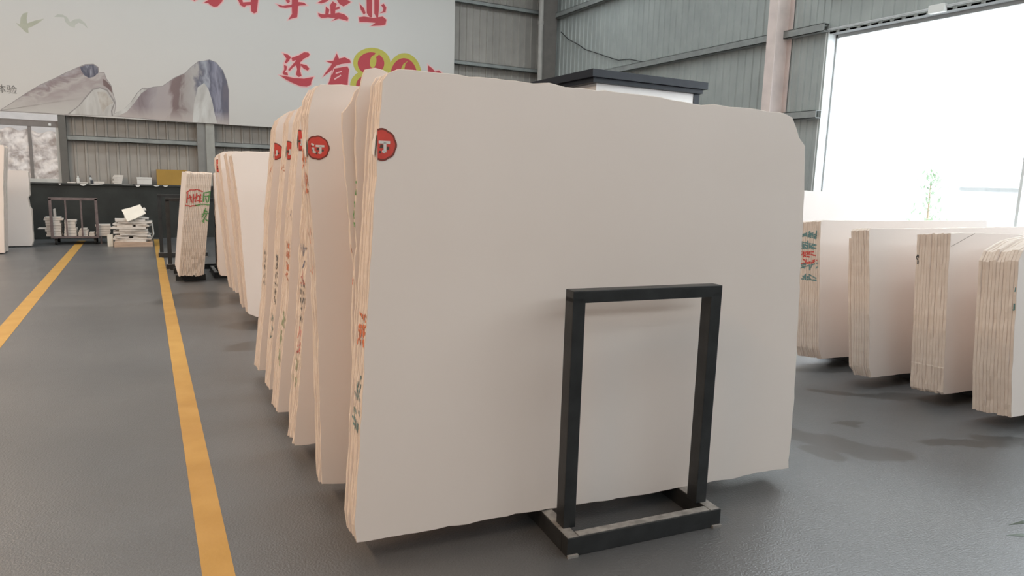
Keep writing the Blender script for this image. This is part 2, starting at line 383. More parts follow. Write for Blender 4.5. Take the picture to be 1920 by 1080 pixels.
b = MB(); pts = [atX(px, py, 10.84) for px, py in ((1052, 60), (1066, 74), (1082, 82), (1098, 93), (1120, 100), (1146, 109), (1160, 113), (1180, 111), (1205, 116), (1225, 117))]
b.tube([p - Vector((WALL_X, 0, 0)) for p in pts], .012, 6); b.build('cable', mat('black_cable', (.04, .04, .04), .5), wr)['label'] = 'thin dark cable sagging across the grey-green cladding'

# ------------------------------------------------------------------ yellow lines
for xc, wd, label in ((.19, .118, 'yellow painted floor line passing close beside the cream slab stacks'), (-1.265, .15, 'yellow painted floor line leading to the loaded trolley')):
    b = MB(); b.box(-wd / 2, wd / 2, -8, 18.1 - 0.35 if xc > 0 else 17.6, 0, .002)
    o = b.build('floor_line', YELLOW); o.location = (xc, 0, 0); tag(o, label, 'floor marking')

# ------------------------------------------------------------------ slabs
ORD = ['first', 'second', 'third', 'fourth', 'fifth', 'sixth', 'seventh', 'eighth', 'ninth', 'tenth', 'eleventh', 'twelfth', 'thirteenth', 'fourteenth', 'fifteenth', 'sixteenth', 'seventeenth', 'eighteenth']
def resample(pts, step):
    out = []
    for (a, c) in zip(pts, pts[1:] + pts[:1]):
        d = math.dist(a, c); n = max(1, int(d / step))
        for k in range(n): out.append((a[0] + (c[0] - a[0]) * k / n, a[1] + (c[1] - a[1]) * k / n))
    return out
class Frame:                                     # a leaning plane: u to the right, v up, w into the bundle
    def __init__(s, p0, turn, lean):
        s.p0 = Vector(p0); t = math.radians(turn); a = math.radians(lean)
        s.e = Vector((math.cos(t), math.sin(t), 0)); nb = Vector((-math.sin(t), math.cos(t), 0)); Z = Vector((0, 0, 1))
        s.up = Z * math.cos(a) + nb * math.sin(a); s.back = nb * math.cos(a) - Z * math.sin(a)
    def uv(s, q):
        if len(q) == 3: return (q[1], q[2])
        p = at_plane(q[0], q[1], s.p0, s.back) - s.p0
        return (p.dot(s.e), p.dot(s.up))
    def matrix(s, w):
        M = Matrix.Identity(4)
        for i, v in enumerate((s.e, s.back, s.up)):
            for j in range(3): M[j][i] = v[j]
        M.translation = s.p0 + s.back * w; return M
def slab(fr, outline, w, th, label, group, rough=.004, seed=0, name='limestone_sheet', side=None, cat='stone slab'):
    r = random.Random(seed); ring = resample(outline, .04); vlo = min(p[1] for p in outline)
    cu = sum(p[0] for p in ring) / len(ring); cv = sum(p[1] for p in ring) / len(ring)
    def jig(p, k): 
        a = rough * (1.4 * mnoise.noise((p[0] * 9, p[1] * 9, seed * 3.1 + k)) + .8 * mnoise.noise((p[0] * 31, p[1] * 31, seed + k)))
        if p[1] < vlo + .12: a += rough * 1.6 * mnoise.noise((p[0] * 14, p[1] * 40, seed * 1.3 + k))
        d = Vector((p[0] - cu, p[1] - cv)).normalized(); return (p[0] + d.x * a, p[1] + d.y * a)
    b = MB(); n = len(ring); ch = min(.0025, th * .12)
    layers = []
    for (yy, ins, k) in ((0, ch, 0), (ch, 0, 0), (th - ch, 0, .3), (th, ch, .3)):
        i = len(b.v); layers.append(i)
        for p in ring:
            q = jig(p, k); d = Vector((cu - q[0], cv - q[1])).normalized() * ins
            b.v.append((q[0] + d.x, yy, q[1] + d.y))
    b.f.append(tuple(range(layers[0], layers[0] + n))); b.mi.append(0)
    b.f.append(tuple(range(layers[3], layers[3] + n))[::-1]); b.mi.append(0)
    for a, c in zip(layers[:-1], layers[1:]):
        for k in range(n):
            k2 = (k + 1) % n; b.f.append((a + k2, a + k, c + k, c + k2)); b.mi.append(1)
    o = b.build(name, [STONE, side or EDGE]); o.matrix_world = fr.matrix(w)
    tag(o, label, cat, group)
    return o, [(v[0], v[2]) for v in b.v[layers[1]:layers[1] + n]]
def left_u(ring, v):
    best = None
    for a, c in zip(ring, ring[1:] + ring[:1]):
        if (a[1] - v) * (c[1] - v) <= 0 and a[1] != c[1]:
            u = a[0] + (c[0] - a[0]) * (v - a[1]) / (c[1] - a[1])
            if best is None or u < best: best = u
    return best
PAINTS = {k: mat('paint_' + k, c, .7, var=.15, scale=60) for k, c in dict(black=(.07, .075, .08), orange=(.62, .17, .07), red=(.55, .06, .05), green=(.10, .30, .09), teal=(.12, .24, .25), blue=(.14, .16, .25), palegreen=(.36, .42, .27), chalk=(.80, .73, .66)).items()}
def seg_d(p, a, c):
    ax, ay = a; bx, by = c; dx, dy = bx - ax, by - ay; L2 = dx * dx + dy * dy
    t = 0 if L2 == 0 else max(0, min(1, ((p[0] - ax) * dx + (p[1] - ay) * dy) / L2))
    return math.hypot(p[0] - ax - t * dx, p[1] - ay - t * dy)
def paint(slabs, th, gap, strokes, colour, width=.006, cell=.005):
    """brush strokes over the sawn ends of a bundle; strokes in (depth from the front face, height) metres"""
    if not strokes: return
    v0 = min(p[1] for s in strokes for p in s) - width; v1 = max(p[1] for s in strokes for p in s) + width
    for k, (o, ring) in enumerate(slabs):
        b = MB(); ny = max(1, int(th / cell)); cy = th / ny; nv = int((v1 - v0) / cell)
        for j in range(nv):
            v = v0 + cell * j; ua = left_u(ring, v); ub = left_u(ring, v + cell)
            if ua is None or ub is None: continue
            for i in range(ny):
                y = cy * i; p = (k * (th + gap) + y + cy / 2, v + cell / 2)
                if any(seg_d(p, s[q], s[q + 1]) < width for s in strokes for q in range(len(s) - 1)):
                    b.poly([(ua - .0012, y, v), (ua - .0012, y + cy, v), (ub - .0012, y + cy, v + cell), (ub - .0012, y, v + cell)])
        if b.f: b.build('paint_mark', PAINTS[colour], o)['kind'] = 'stuff'
def scribble(r, d0, d1, v0, v1, n=3, k=4):
    out = []
    for g in range(n):
        va = v0 + (v1 - v0) * g / n; vb = va + (v1 - v0) / n * .8
        for q in range(k):
            out.append([(r.uniform(d0, d1), r.uniform(va, vb)), (r.uniform(d0, d1), r.uniform(va, vb))])
    return out
def bundle(fr, outline_px, n, th, labels, group, gap=.0018, jl=.003, jt=.005, rough=.003, seed=1, side=None, drift=0, cat='stone slab'):
    base = [fr.uv(q) for q in outline_px]; r = random.Random(seed)
    drift += -fr.back.x / fr.back.y * (th + gap)
    umin = min(p[0] for p in base); umax = max(p[0] for p in base); vmax = max(p[1] for p in base); vmin = min(p[1] for p in base)
    res = []
    for k in range(n):
        du, dv, db = (0, 0, 0) if k == 0 else (r.uniform(-jl, jl) + drift * k, r.uniform(-jt, jt), r.uniform(0, jt))
        ol = [(u + du * (1 if u < (umin + umax) / 2 else -.5), v + (dv if v > (vmin + vmax) / 2 else db)) for u, v in base]
        lb = labels[0] if k == 0 and len(labels) > 1 else 'cream slab, %s from the front in %s' % (ORD[k], labels[-1]) if n > 1 else labels[0]
        res.append(slab(fr, ol, k * (th + gap), th, lb, group, rough, seed * 10 + k, side=side, cat=cat))
    return res

TURN = -5.2
def gframe(x, y, z=.09, lean=2.2, turn=TURN): return Frame((x, y, z), turn, lean)
GR = 'slabs standing in the row beside the yellow line'
# front bundle
f1 = gframe(.703, 2.625)
G1 = bundle(f1, [(668, 1018), (664, 985), (672, 860), (681, 700), (690, 560), (697, 430), (704, 330), (712, 215), (717, 152), (728, 137), (748, 130), (800, 133), (880, 143), (1000, 155), (1030, 156), (1060, 163), (1150, 171), (1240, 182), (1315, 197), (1340, 196), (1400, 203), (1470, 212), (1487, 220), (1494, 238), (1499, 258), (1510, 273), (1507, 400), (1497, 600), (1489, 760), (1481, 850), (1479, 878), (1420, 886), (1385, 896), (1340, 902), (1200, 929), (1040, 953), (950, 968), (860, 985), (760, 1003)],
            6, .0255, ['large smooth cream slab with a red seal sticker, directly behind the black steel rack', 'the bundle facing the black rack'], GR, seed=11, rough=.0045)
# broken-topped pair behind it
fp = gframe(.72, 2.86)
GP1 = bundle(fp, [(668, 950), (664, 700), (667, 500), (667, 330), (668, 240), (668, 190), (678, 143), (684, 130), (702, 126), (721, 133), (740, 145), (0, 1.6, 1.92), (0, 2.1, 1.8), (0, 2.15, .0)], 1, .026, ['pinkish cream slab with a rounded broken top rising behind the front bundle'], GR, seed=21, rough=.006)
fp2 = gframe(.72, 2.93)
GP2 = bundle(fp2, [(663, 900), (661, 640), (663, 500), (655, 414), (647, 314), (641, 240), (642, 211), (649, 203), (658, 189), (666, 172), (685, 150), (720, 145), (0, 2.0, 1.8), (0, 2.1, 0)], 1, .026, ['cream slab with a notched chipped corner between two bundles of slabs'], GR, seed=22, rough=.007)
f2 = gframe(.698, 3.225)
G2 = bundle(f2, [(603, 908), (598, 720), (592, 520), (585, 414), (577, 331), (577, 250), (578, 214), (584, 186), (591, 166), (600, 158), (640, 158), (680, 162), (0, 2.1, 1.88), (0, 2.2, .05), (645, 907)], 5, .026, ['cream slab with a whole round red seal sticker near its corner', 'the bundle with the whole round sticker'], GR, seed=31, rough=.004)
f3 = gframe(.67, 3.78)
G3 = bundle(f3, [(552, 836), (557, 760), (565, 660), (572, 560), (578, 414), (581, 330), (582, 250), (577, 212), (582, 184), (594, 163), (640, 160), (0, 2.1, 1.9), (0, 2.2, 0)], 7, .028, ['the bundle with the flaking top corner'], GR, seed=41, rough=.007, jl=.006, jt=.02, side=ROUGHEDGE)
f4 = gframe(.675, 4.37)
G4 = bundle(f4, [(520, 774), (527, 680), (540, 560), (548, 400), (559, 280), (562, 225), (572, 196), (600, 180), (0, 2.1, 1.95), (0, 2.2, 0)], 8, .027, ['front cream slab with folded red sticker, its bundle painted orange and green at the edges', 'the bundle with orange and green edge paint'], GR, seed=51)
f5 = gframe(.704, 4.88)
G5 = bundle(f5, [(505, 731), (511, 640), (519, 560), (527, 400), (538, 280), (541, 228), (552, 206), (580, 195), (0, 2.1, 1.95), (0, 2.2, 0)], 8, .027, ['front cream slab with folded red sticker, its bundle painted black and teal at the edges', 'the bundle with black and teal edge paint'], GR, seed=61)
f6 = gframe(.705, 5.40)
G6 = bundle(f6, [(485, 695), (491, 620), (498, 560), (504, 400), (515, 280), (517, 240), (524, 222), (545, 208), (0, 2.1, 1.95), (0, 2.2, 0)], 8, .027, ['front cream slab with folded red sticker, in the last bundle of the near row', 'the last bundle of the near row'], GR, seed=71)

R = random.Random(5)
T = .0273
paint(G1, .0255, .0018, scribble(R, .01, .11, .82, .96, 4, 5), 'orange')
paint(G1, .0255, .0018, [[(.03, .70), (.07, .64), (.03, .60)], [(.03, .66), (.06, .60), (.09, .62)]] + scribble(R, .02, .12, .46, .56, 3, 3), 'teal')
paint(GP1, .026, 0, scribble(R, .0, .026, 1.28, 1.5, 5, 3), 'green', .004)
paint(GP2, .026, 0, scribble(R, .0, .026, 1.0, 1.25, 3, 2), 'orange', .003)
paint(G2, .026, .0018, scribble(R, .0, .135, 1.42, 1.66, 2, 8), 'orange', .005)
paint(G2, .026, .0018, scribble(R, .02, .12, 1.0, 1.3, 2, 2), 'orange', .004)
paint(G3, .028, .0018, scribble(R, .02, .18, 1.42, 1.66, 2, 5), 'orange')
paint(G3, .028, .0018, scribble(R, .02, .14, .98, 1.14, 2, 4), 'blue')
paint(G3, .028, .0018, scribble(R, .02, .12, .70, .94, 5, 5), 'black')
paint(G3, .028, .0018, scribble(R, .02, .14, .50, .68, 2, 6) + scribble(R, .02, .14, .9, 1.0, 1, 3), 'red')
paint(G3, .028, .0018, scribble(R, .05, .18, .32, .50, 2, 6), 'palegreen', .008)
paint(G4, .028, .0018, scribble(R, .02, .15, .84, 1.10, 4, 6), 'orange')
paint(G4, .028, .0018, scribble(R, .02, .14, .30, .66, 3, 9), 'palegreen', .010)
paint(G4, .028, .0018, scribble(R, .01, .06, 1.22, 1.30, 1, 3), 'blue')
paint(G5, .028, .0018, scribble(R, .03, .12, .60, .96, 6, 6), 'black')
paint(G5, .028, .0018, scribble(R, .03, .14, .34, .54, 3, 4), 'teal')
paint(G5, .028, .0018, scribble(R, .02, .16, 1.52, 1.60, 1, 4), 'orange', .004)
paint(G6, .028, .0018, scribble(R, .04, .13, .66, .94, 5, 4), 'black')
paint(G6, .028, .0018, scribble(R, .02, .16, 1.5, 1.58, 1, 4), 'orange', .004)

# red seal stickers
def sticker(sl, ring_u, v, rad, off, th):
    """scalloped red seal whose centre lies `off` to the right of the slab's front edge; the rest folds round the edge"""
    o, ring = sl; ul = left_u(ring, v); b = MB(); pts = []
    n = 80
    for k in range(n):
        a = 2 * math.pi * k / n; rr = rad * (1 + .075 * (abs(math.cos(4.5 * a)) ** .5 - .5)); pts.append((off + rr * math.cos(a), rr * math.sin(a)))
    def clip(ps):
        out = []
        for p, q in zip(ps, ps[1:] + ps[:1]):
            if p[0] >= .001: out.append(p)
            if (p[0] - .001) * (q[0] - .001) < 0:
                t = (.001 - p[0]) / (q[0] - p[0]); out.append((.001, p[1] + t * (q[1] - p[1])))
        return out
    c = clip(pts); b.prism([(ul + x, -.001, v + z) for x, z in c], (0, -.001, 0), 0)
    st = b.build('sticker', DKRED, o); st['label'] = 'round red seal sticker with scalloped rim'
    b = MB(); c = clip([(off + (x - off) * .88, z * .88) for x, z in pts]); b.prism([(ul + x, -.002, v + z) for x, z in c], (0, -.0008, 0)); b.build('sticker_face', RED, st)
    h = rad * .95
    uu = lambda z: (left_u(ring, v + z) or ul) - .0025
    b = MB(); fd = .048; b.prism([(uu(z) - .006, y, v + z) for y, z in ((-.001, -h * .8), (fd * .6, -h * .6), (fd, -h * .15), (fd, h * .3), (fd * .5, h * .75), (-.001, h * .9))], (-.002, 0, 0))
    b.build('sticker_flap', PAPERW, st)
    # the printed character: white strokes with dark ones between
    s = rad / .055
    strokes = [(-.028, .018, -.016, .010, .004), (-.026, -.004, -.014, -.004, .004), (-.018, -.004, -.018, -.024, .004), (-.018, -.024, -.008, -.018, .004), (-.008, .008, .032, .008, .005), (.014, .008, .014, -.026, .005), (.014, -.026, .004, -.022, .004)]
    b = MB()
    for x0, z0, x1, z1, wd in strokes:
        x0, z0, x1, z1, wd = (q * s for q in (x0, z0, x1, z1, wd)); x0 += off; x1 += off
        if min(x0, x1) < .002: continue
        d = Vector((x1 - x0, z1 - z0)).normalized(); nn = Vector((-d.y, d.x)) * wd
        b.prism([(ul + x, -.0028, v + z) for x, z in ((x0 + nn.x, z0 + nn.y), (x0 - nn.x, z0 - nn.y), (x1 - nn.x, z1 - nn.y), (x1 + nn.x, z1 + nn.y))], (0, -.0006, 0))
    if b.f: b.build('lettering', PAPERW, st)
    b = MB()
    for x0, z0, wd in ((-.020, -.012, .006), (.002, -.006, .007), (.024, -.012, .006), (-.004, -.026, .005), (-.026, .006, .004)):
        x0 = x0 * s + off
        if x0 < .006: continue
        b.prism([(ul + x0 + wd * s * q, -.0027, v + (z0 + wd * t) * s) for q, t in ((-1, -.8), (.6, -1), (1, .7), (-.5, 1))], (0, -.0004, 0))
    if b.f: b.build('lettering_ink', INK, st)
def stick(G, fr, px, rad, th, off=None):
    u, v = fr.uv(px); ul = left_u(G[0][1], v); sticker(G[0], None, v, rad, (u - ul) if off is None else off, th)
stick(G1, f1, (714, 271), .062, .0255)
stick(G2, f2, (595, 277), .054, .026)
stick(G4, f4, (561, 263), .062, .028, .004)
stick(G5, f5, (540, 282), .062, .028, .004)
stick(G6, f6, (517, 284), .062, .028, .002)

# second part of the row, further back
GB = 'slabs in the far part of the row'
def far(x, y, px, n, labels, seed, th=.03, lean=2.5): return bundle(gframe(x, y, .09, lean, -3), px, n, th, labels, GB, seed=seed, jl=.01, jt=.012, rough=.005)
B1 = far(.87, 7.56, [(466, 588), (463, 562), (455, 480), (452, 436), (444, 354), (434, 290), (440, 285), (470, 285), (505, 286), (0, 2.2, 1.72), (0, 2.3, .0), (482, 594)], 8, ['large cream slab facing the aisle end of the far row, tapering left edge', 'the tapering bundle of the far row'], 101)
B2 = far(.86, 8.05, [(455, 576), (448, 500), (440, 420), (430, 330), (424, 288), (430, 284), (460, 284), (0, 2.2, 1.8), (0, 2.3, 0)], 8, ['the bundle right behind the tapering one'], 102)
B3 = far(.88, 8.95, [(442, 549), (434, 480), (424, 390), (414, 310), (413, 288), (420, 284), (450, 284), (0, 2.2, 1.8), (0, 2.3, 0)], 8, ['the third bundle of the far row'], 103)
B4 = far(.88, 9.5, [(432, 540), (426, 496), (419, 436), (412, 386), (406, 320), (405, 296), (410, 289), (440, 286), (0, 2.2, 1.85), (0, 2.3, 0)], 8, ['cream slab at the back of the far row with a small red sticker', 'the far bundle with a small sticker'], 104)
fB4 = gframe(.88, 9.5, .09, 2.5, -3)
stick(B4, fB4, (410, 311), .08, .03, .02)
B5 = far(.85, 10.75, [(426, 518), (414, 517), (409, 500), (406, 430), (401, 350), (400, 325), (410, 320), (430, 320), (0, 2.0, 1.5), (0, 2.1, 0)], 5, ['the low shaded bundle beside a black rack'], 105)

# ------------------------------------------------------------------ bundle turned end-on, with painted lettering
def endon():
    x0, x1, y, n = .372, .70, 10.78, 14; th = .0215; lean = math.atan2(.165, 1.5)
    res = []
    fr = Frame((x0, y, .09), 90, 0)              # u runs along +Y, w runs along -X ; so use own matrices
    for k in range(n):
        r = random.Random(300 + k); top = 1.49 + r.uniform(-.012, .008); bot = r.uniform(-.005, .02) ; cut = .0
        prof = [(0, bot), (-.002, .25), (0, .6), (.0, top - .02), (.015, top), (1.4, top), (1.4, bot)]
        ring = resample(prof, .05); b = MB(); L = []
        for i, xx in enumerate((0, th)):
            L.append(len(b.v))
            for p in ring:
                a = .006 * mnoise.noise((p[0] * 9, p[1] * 9, k * 2.3)) + (.012 * mnoise.noise((p[1] * 25, k * 1.7, 2)) if p[1] < .35 and p[0] < .1 else 0)
                b.v.append((xx, p[0] + a, p[1]))
        m_ = len(ring); b.f.append(tuple(range(L[0], L[0] + m_))); b.mi.append(0); b.f.append(tuple(range(L[1], L[1] + m_))[::-1]); b.mi.append(0)
        for q in range(m_):
            q2 = (q + 1) % m_; b.f.append((L[0] + q2, L[0] + q, L[1] + q, L[1] + q2)); b.mi.append(1)
        o = b.build('limestone_sheet', [STONE, ROUGHEDGE])
        o.location = (x0 + k * (x1 - x0) / n, y, .09); o.rotation_euler = (0, lean, 0)
        tag(o, 'thin cream slab, %s from the yellow line in the end-on painted bundle' % ORD[k], 'stone slab', 'end-on bundle of slabs beside the black racks')
        res.append(o)
    # painted characters over the ends (front faces -Y)
    W = x1 - x0
    red = [[(.02, 1.20), (.06, 1.24), (.16, 1.245), (.22, 1.22)], [(.03, 1.19), (.03, 1.06)], [(.03, 1.12), (.09, 1.14)], [(.06, 1.17), (.09, 1.07)], [(.11, 1.18), (.11, 1.06)], [(.11, 1.12), (.16, 1.15)], [(.15, 1.19), (.14, 1.07)], [(.17, 1.16), (.21, 1.12)], [(.20, 1.18), (.19, 1.06)], [(.16, 1.09), (.22, 1.08)], [(.02, 1.02), (.08, 1.01), (.15, 1.02)]]
    green = [[(.24, 1.20), (.32, 1.22)], [(.24, 1.20), (.24, 1.08)], [(.32, 1.22), (.31, 1.08)], [(.25, 1.15), (.31, 1.16)], [(.27, 1.13), (.29, 1.07)], [(.14, 1.02), (.24, 1.04), (.33, 1.03)], [(.26, .95), (.31, .93)], [(.28, .98), (.25, .86)], [(.24, .90), (.32, .91)], [(.30, .90), (.26, .80)], [(.27, .84), (.32, .80)], [(.25, .80), (.27, .78)]]
    for strokes, cname in ((red, 'red'), (green, 'green')):
        for k, o in enumerate(res):
            b = MB(); cell = .0072; 
            for j in range(int(.55 / cell)):
                v = .75 + j * cell
                for i in range(3):
                    s_ = i * th / 3
                    p = (k * W / n + s_ + th / 6, v + cell / 2)
                    if any(seg_d(p, s[q], s[q + 1]) < .0075 for s in strokes for q in range(len(s) - 1)):
                        a = .006 * mnoise.noise((0, v * 9, k * 2.3)) - .006
                        b.poly([(s_, a, v), (s_ + th / 3, a, v), (s_ + th / 3, a, v + cell), (s_, a, v + cell)])
            if b.f: b.build('paint_mark', PAINTS[cname], o)['kind'] = 'stuff'
endon()

# ------------------------------------------------------------------ bundles by the window
GW = 'slab bundles in the row by the big window'
def wb_(x, y, px, n, labels, seed, th=.0225, **k): 
    return bundle(gframe(x, y, .10, 6.5, -4), px, n, th, labels, GW, seed=seed, jl=k.get('jl', .002), jt=k.get('jt', .005), rough=k.get('rough', .005), gap=.0005, drift=k.get('drift', 0))
R0 = wb_(5.287, 3.965, [(1540, 673), (1535, 655), (1536, 560), (1537, 480), (1539, 415), (1545, 413), (1620, 414), (0, 2.3, 1.24), (0, 2.35, .0), (1600, 668)], 11, ['the window bundle painted red and dark green'], 201)
R1 = wb_(5.15, 3.39, [(1633, 708), (1629, 690), (1630, 600), (1630, 500), (1629, 432), (1633, 428), (1700, 429), (0, 2.3, 1.22), (0, 2.35, .02), (1720, 698)], 7, ['the window bundle with a lower step behind'], 202)
R1b = bundle(gframe(5.19, 3.56, .10, 6.5, -4), [(1612, 696), (1606, 690), (1604, 560), (1606, 447), (1640, 446), (0, 2.2, 1.15), (0, 2.3, 0)], 3, .0225, ['the lower step behind a window bundle'], GW, seed=203)
R2 = wb_(5.229, 2.86, [(1770, 740), (1768, 736), (1772, 640), (1777, 530), (1781, 460), (1782, 437), (1860, 437), (1920, 440), (0, 2.3, 1.2), (0, 2.35, .02), (1818, 733)], 11, ['the window bundle with a cracked corner'], 204)
R3 = wb_(5.139, 2.36, [(1896, 783), (1897, 700), (1903, 600), (1908, 520), (1910, 490), (1918, 470), (1950, 450), (0, .6, 1.24), (0, 2.3, 1.2), (0, 2.35, .02), (1960, 770)], 11, ['the window bundle with saw-toothed top corners'], 205, jt=.010)
paint(R0, .0225, .0005, scribble(R, .02, .22, .98, 1.16, 2, 9), 'teal', .006)
paint(R0, .0225, .0005, scribble(R, .02, .2, .84, .98, 2, 7), 'red', .006)
paint(R0, .0225, .0005, scribble(R, .02, .22, .70, .88, 2, 8), 'teal', .006)
paint(R2, .0225, .0005, [[(.23, 1.03), (.24, 1.05), (.25, 1.03), (.235, 1.0), (.235, .98)]], 'black', .004)
paint(R2, .0225, .0005, [[(.0, .20), (.26, .215)]], 'chalk', .004)
def crack(G, fr, px):
    o = G[0][0]; q = [fr.uv(p) for p in px]; b = MB()
    for a, c in zip(q[:-1], q[1:]):
        d = Vector((c[0] - a[0], c[1] - a[1])).normalized() * .0025
        b.poly([(a[0] - d.y, -.0008, a[1] + d.x), (a[0] + d.y, -.0008, a[1] - d.x), (c[0] + d.y, -.0008, c[1] - d.x), (c[0] - d.y, -.0008, c[1] + d.x)])
    b.build('crack', mat('crack_line', (.40, .33, .29), .8), o)
crack(R2, gframe(5.229, 2.86, .10, 6.5, -4), [(1783, 462), (1795, 456), (1812, 446), (1828, 438)])
paint(R3, .0225, .0005, [[(.012, .86), (.014, .88)], [(.01, .77), (.014, .73)]], 'teal', .006)
RW = bundle(gframe(7.32, 6.0, .10, 4, 0), [(0, 0, 0), (0, -.01, .8), (0, 0, 1.45), (0, .03, 1.475), (0, 1.42, 1.46), (0, 1.45, 0)], 8, .028, ['the bright bundle standing apart by the window'], 'pale slabs close to the window', seed=301)

# ------------------------------------------------------------------ left-hand slabs
GL = 'slabs on the far side of the aisle'
fl = Frame((-2.29, 15.2, .02), 0, 1)
La = bundle(fl, [(0, -1.9, 0), (0, -1.9, 1.92), (0, 0.10, 1.92), (0, .12, 1.88), (0, .06, 1.2), (0, .0, 0)], 7, .034, ['the tall bundle before the film-covered window'], GL, seed=401, gap=.034, jl=.02)
fl = Frame((-2.05, 16.42, .02), 0, 2)
Lb = bundle(fl, [(0, -1.9, 0), (0, -1.9, 1.47), (0, .03, 1.47), (0, .055, 1.44), (0, .05, 1.0), (0, .02, .95), (0, .03, .78), (0, .06, .72), (0, .05, .1), (0, .02, .0)], 5, .03, ['the lower notched bundle before the film-covered window'], GL, seed=402, gap=.004)

# ------------------------------------------------------------------ steel racks
def make_rack():
    e = empty('steel_rack')
    W, D, bh = .82, .80, .085
    b = MB(); b.box(0, W, 0, .055, 0, bh); bm_ = b.build('base_beam', BLACKST, e, bevel=.004)
    for xx in (0, W - .06):
        b = MB(); b.box(xx, xx + .06, .056, D, 0, bh); b.build('base_beam', BLACKST, e, bevel=.004)
        b = MB(); b.box(xx + .004, xx + .056, .006, D - .01, bh, bh + .002); b.build('worn_top', WORN, e)
    b = MB(); b.box(.06, W - .06, .008, .05, bh, bh + .002); b.build('worn_top', WORN, e)
    for xx in (.022, W - .082):
        b = MB(); b.box(xx, xx + .06, .085, .155, bh, 1.12); b.build('post', BLACKST, e, bevel=.004)
    b = MB(); b.box(.022, W - .022, .085, .155, 1.095, 1.148); b.build('top_rail', BLACKST, e, bevel=.004)
    for xx in (.0, W - .05):
        b = MB(); b.box(xx, xx + .05, -.012, .0, 0, .012); b.build('weld_plate', WORN, e)
    return e
rk = make_rack(); rk.location = (1.53, 2.285, 0); rk.rotation_euler = (0, 0, math.radians(-4.9))
tag(rk, 'black steel slab rack, an upright rectangular frame on a base, before the large slab', 'rack', 'black steel slab racks')
def place_rack(loc, rz, label):
    o = copy_tree(rk); o.location = loc; o.rotation_euler = (0, 0, rz); tag(o, label); return o
place_rack((.255, 12.25, 0), math.radians(-2), 'black steel slab rack behind the end-on bundle, edge of its frame showing')
place_rack((.17, 14.0, 0), math.radians(-2), 'black steel slab rack standing furthest back, near the pallet of offcuts')
place_rack((.87, 11.95, 0), math.radians(-90), 'black steel slab rack in the gap between the end-on bundle and the far row')


# support rails under the bundles
def rail(x0, x1, y0, y1, h, label, group):
    b = MB(); b.box(x0, x1, y0, y1, 0, h); c = Vector(((x0 + x1) / 2, (y0 + y1) / 2, 0)); b.v = [tuple(Vector(v) - c) for v in b.v]
    o = b.build('support_rail', BLACKST, bevel=.004); o.location = c; tag(o, label, 'rail', group)
for xx in (1.52, 2.30): rail(xx, xx + .06, 3.12, 5.75, .078, 'low black steel rail under the bundles of the near row', 'low black rails under the slab rows')
for xx in (1.45, 2.40): rail(xx, xx + .06, 7.3, 11.0, .078, 'low black steel rail under the bundles of the far row', 'low black rails under the slab rows')
for xx in (5.75, 6.8): rail(xx, xx + .06, 2.2, 4.35, .068, 'low black steel rail under the bundles by the window', 'low black rails under the slab rows')
for xx in (7.6, 8.4): rail(xx, xx + .06, 5.9, 6.35, .084, 'low black steel rail under the bright bundle by the window', 'low black rails under the slab rows')
for yy in (11.0, 11.8): rail(.34, .74, yy, yy + .06, .085, 'low black steel rail under the end-on painted bundle', 'low black rails under the slab rows')

# ------------------------------------------------------------------ black and white cabin
cb = tag(empty('site_cabin', (5.9, 8.6, 0)), 'white cabin with a black stepped roof fascia behind the large slab', 'cabin')
b = MB(); b.box(0, 1.86, 0, 3.4, 0, 3.03); b.build('wall', mat('white_cabin_panel', (.80, .75, .72), .5, var=.02), cb)
BLK = mat('gloss_black_fascia', (.012, .013, .018), .45, var=.1, spec=.25)
b = MB(); b.box(-.175, 2.02, -.15, 3.6, 3.09, 3.2); b.build('fascia', BLK, cb, bevel=.006)
b = MB(); b.box(-.12, 1.97, -.09, 3.55, 3.025, 3.09); b.build('soffit_step', BLK, cb, bevel=.004)
b = MB(); b.box(1.86, 1.98, -.01, .15, 0, 3.025); b.build('corner_post', BLK, cb, bevel=.004)

# ------------------------------------------------------------------ banner with print and lettering
BY = 18.16
bn = tag(empty('banner', (0, BY, 2.7)), 'huge white printed banner with red characters and marble mountains', 'banner')
BNM = mat('banner_print_white', (.61, .575, .54), .55, scale=.4, var=.02)
b = MB(); b.box(-9, 7.70, 0, .03, .0, 5.1); b.build('banner_sheet', BNM, bn)
def bxz(px, py): p = at(px, py, BY); return (p.x, p.z - 2.7)
def flat(polys, name, m_, dy, parent=bn, grow=0):
    b = MB()
    for kk, poly in enumerate(polys):
        q = [bxz(*p) for p in poly]
        if grow:
            n = len(q); A = sum(q[i][0] * q[(i + 1) % n][1] - q[(i + 1) % n][0] * q[i][1] for i in range(n)); sg = 1 if A > 0 else -1; g = []
            for i in range(n):
                a, p, c = Vector(q[i - 1]), Vector(q[i]), Vector(q[(i + 1) % n])
                e1 = (p - a).normalized(); e2 = (c - p).normalized(); n1 = Vector((e1.y, -e1.x)) * sg; n2 = Vector((e2.y, -e2.x)) * sg
                d = (n1 + n2); d = d.normalized() * min(2.2, 1 / max(.45, d.length / 2)) if d.length > .1 else n1; g.append((p.x + d.x * grow, p.y + d.y * grow))
            q = g
        b.poly([(x, -dy - .00025 * kk, max(z, .003)) for x, z in q])
    return b.build(name, m_, parent)
z4 = lambda L, ox=0: [(ox + x / 4, y / 4) for x, y in L]
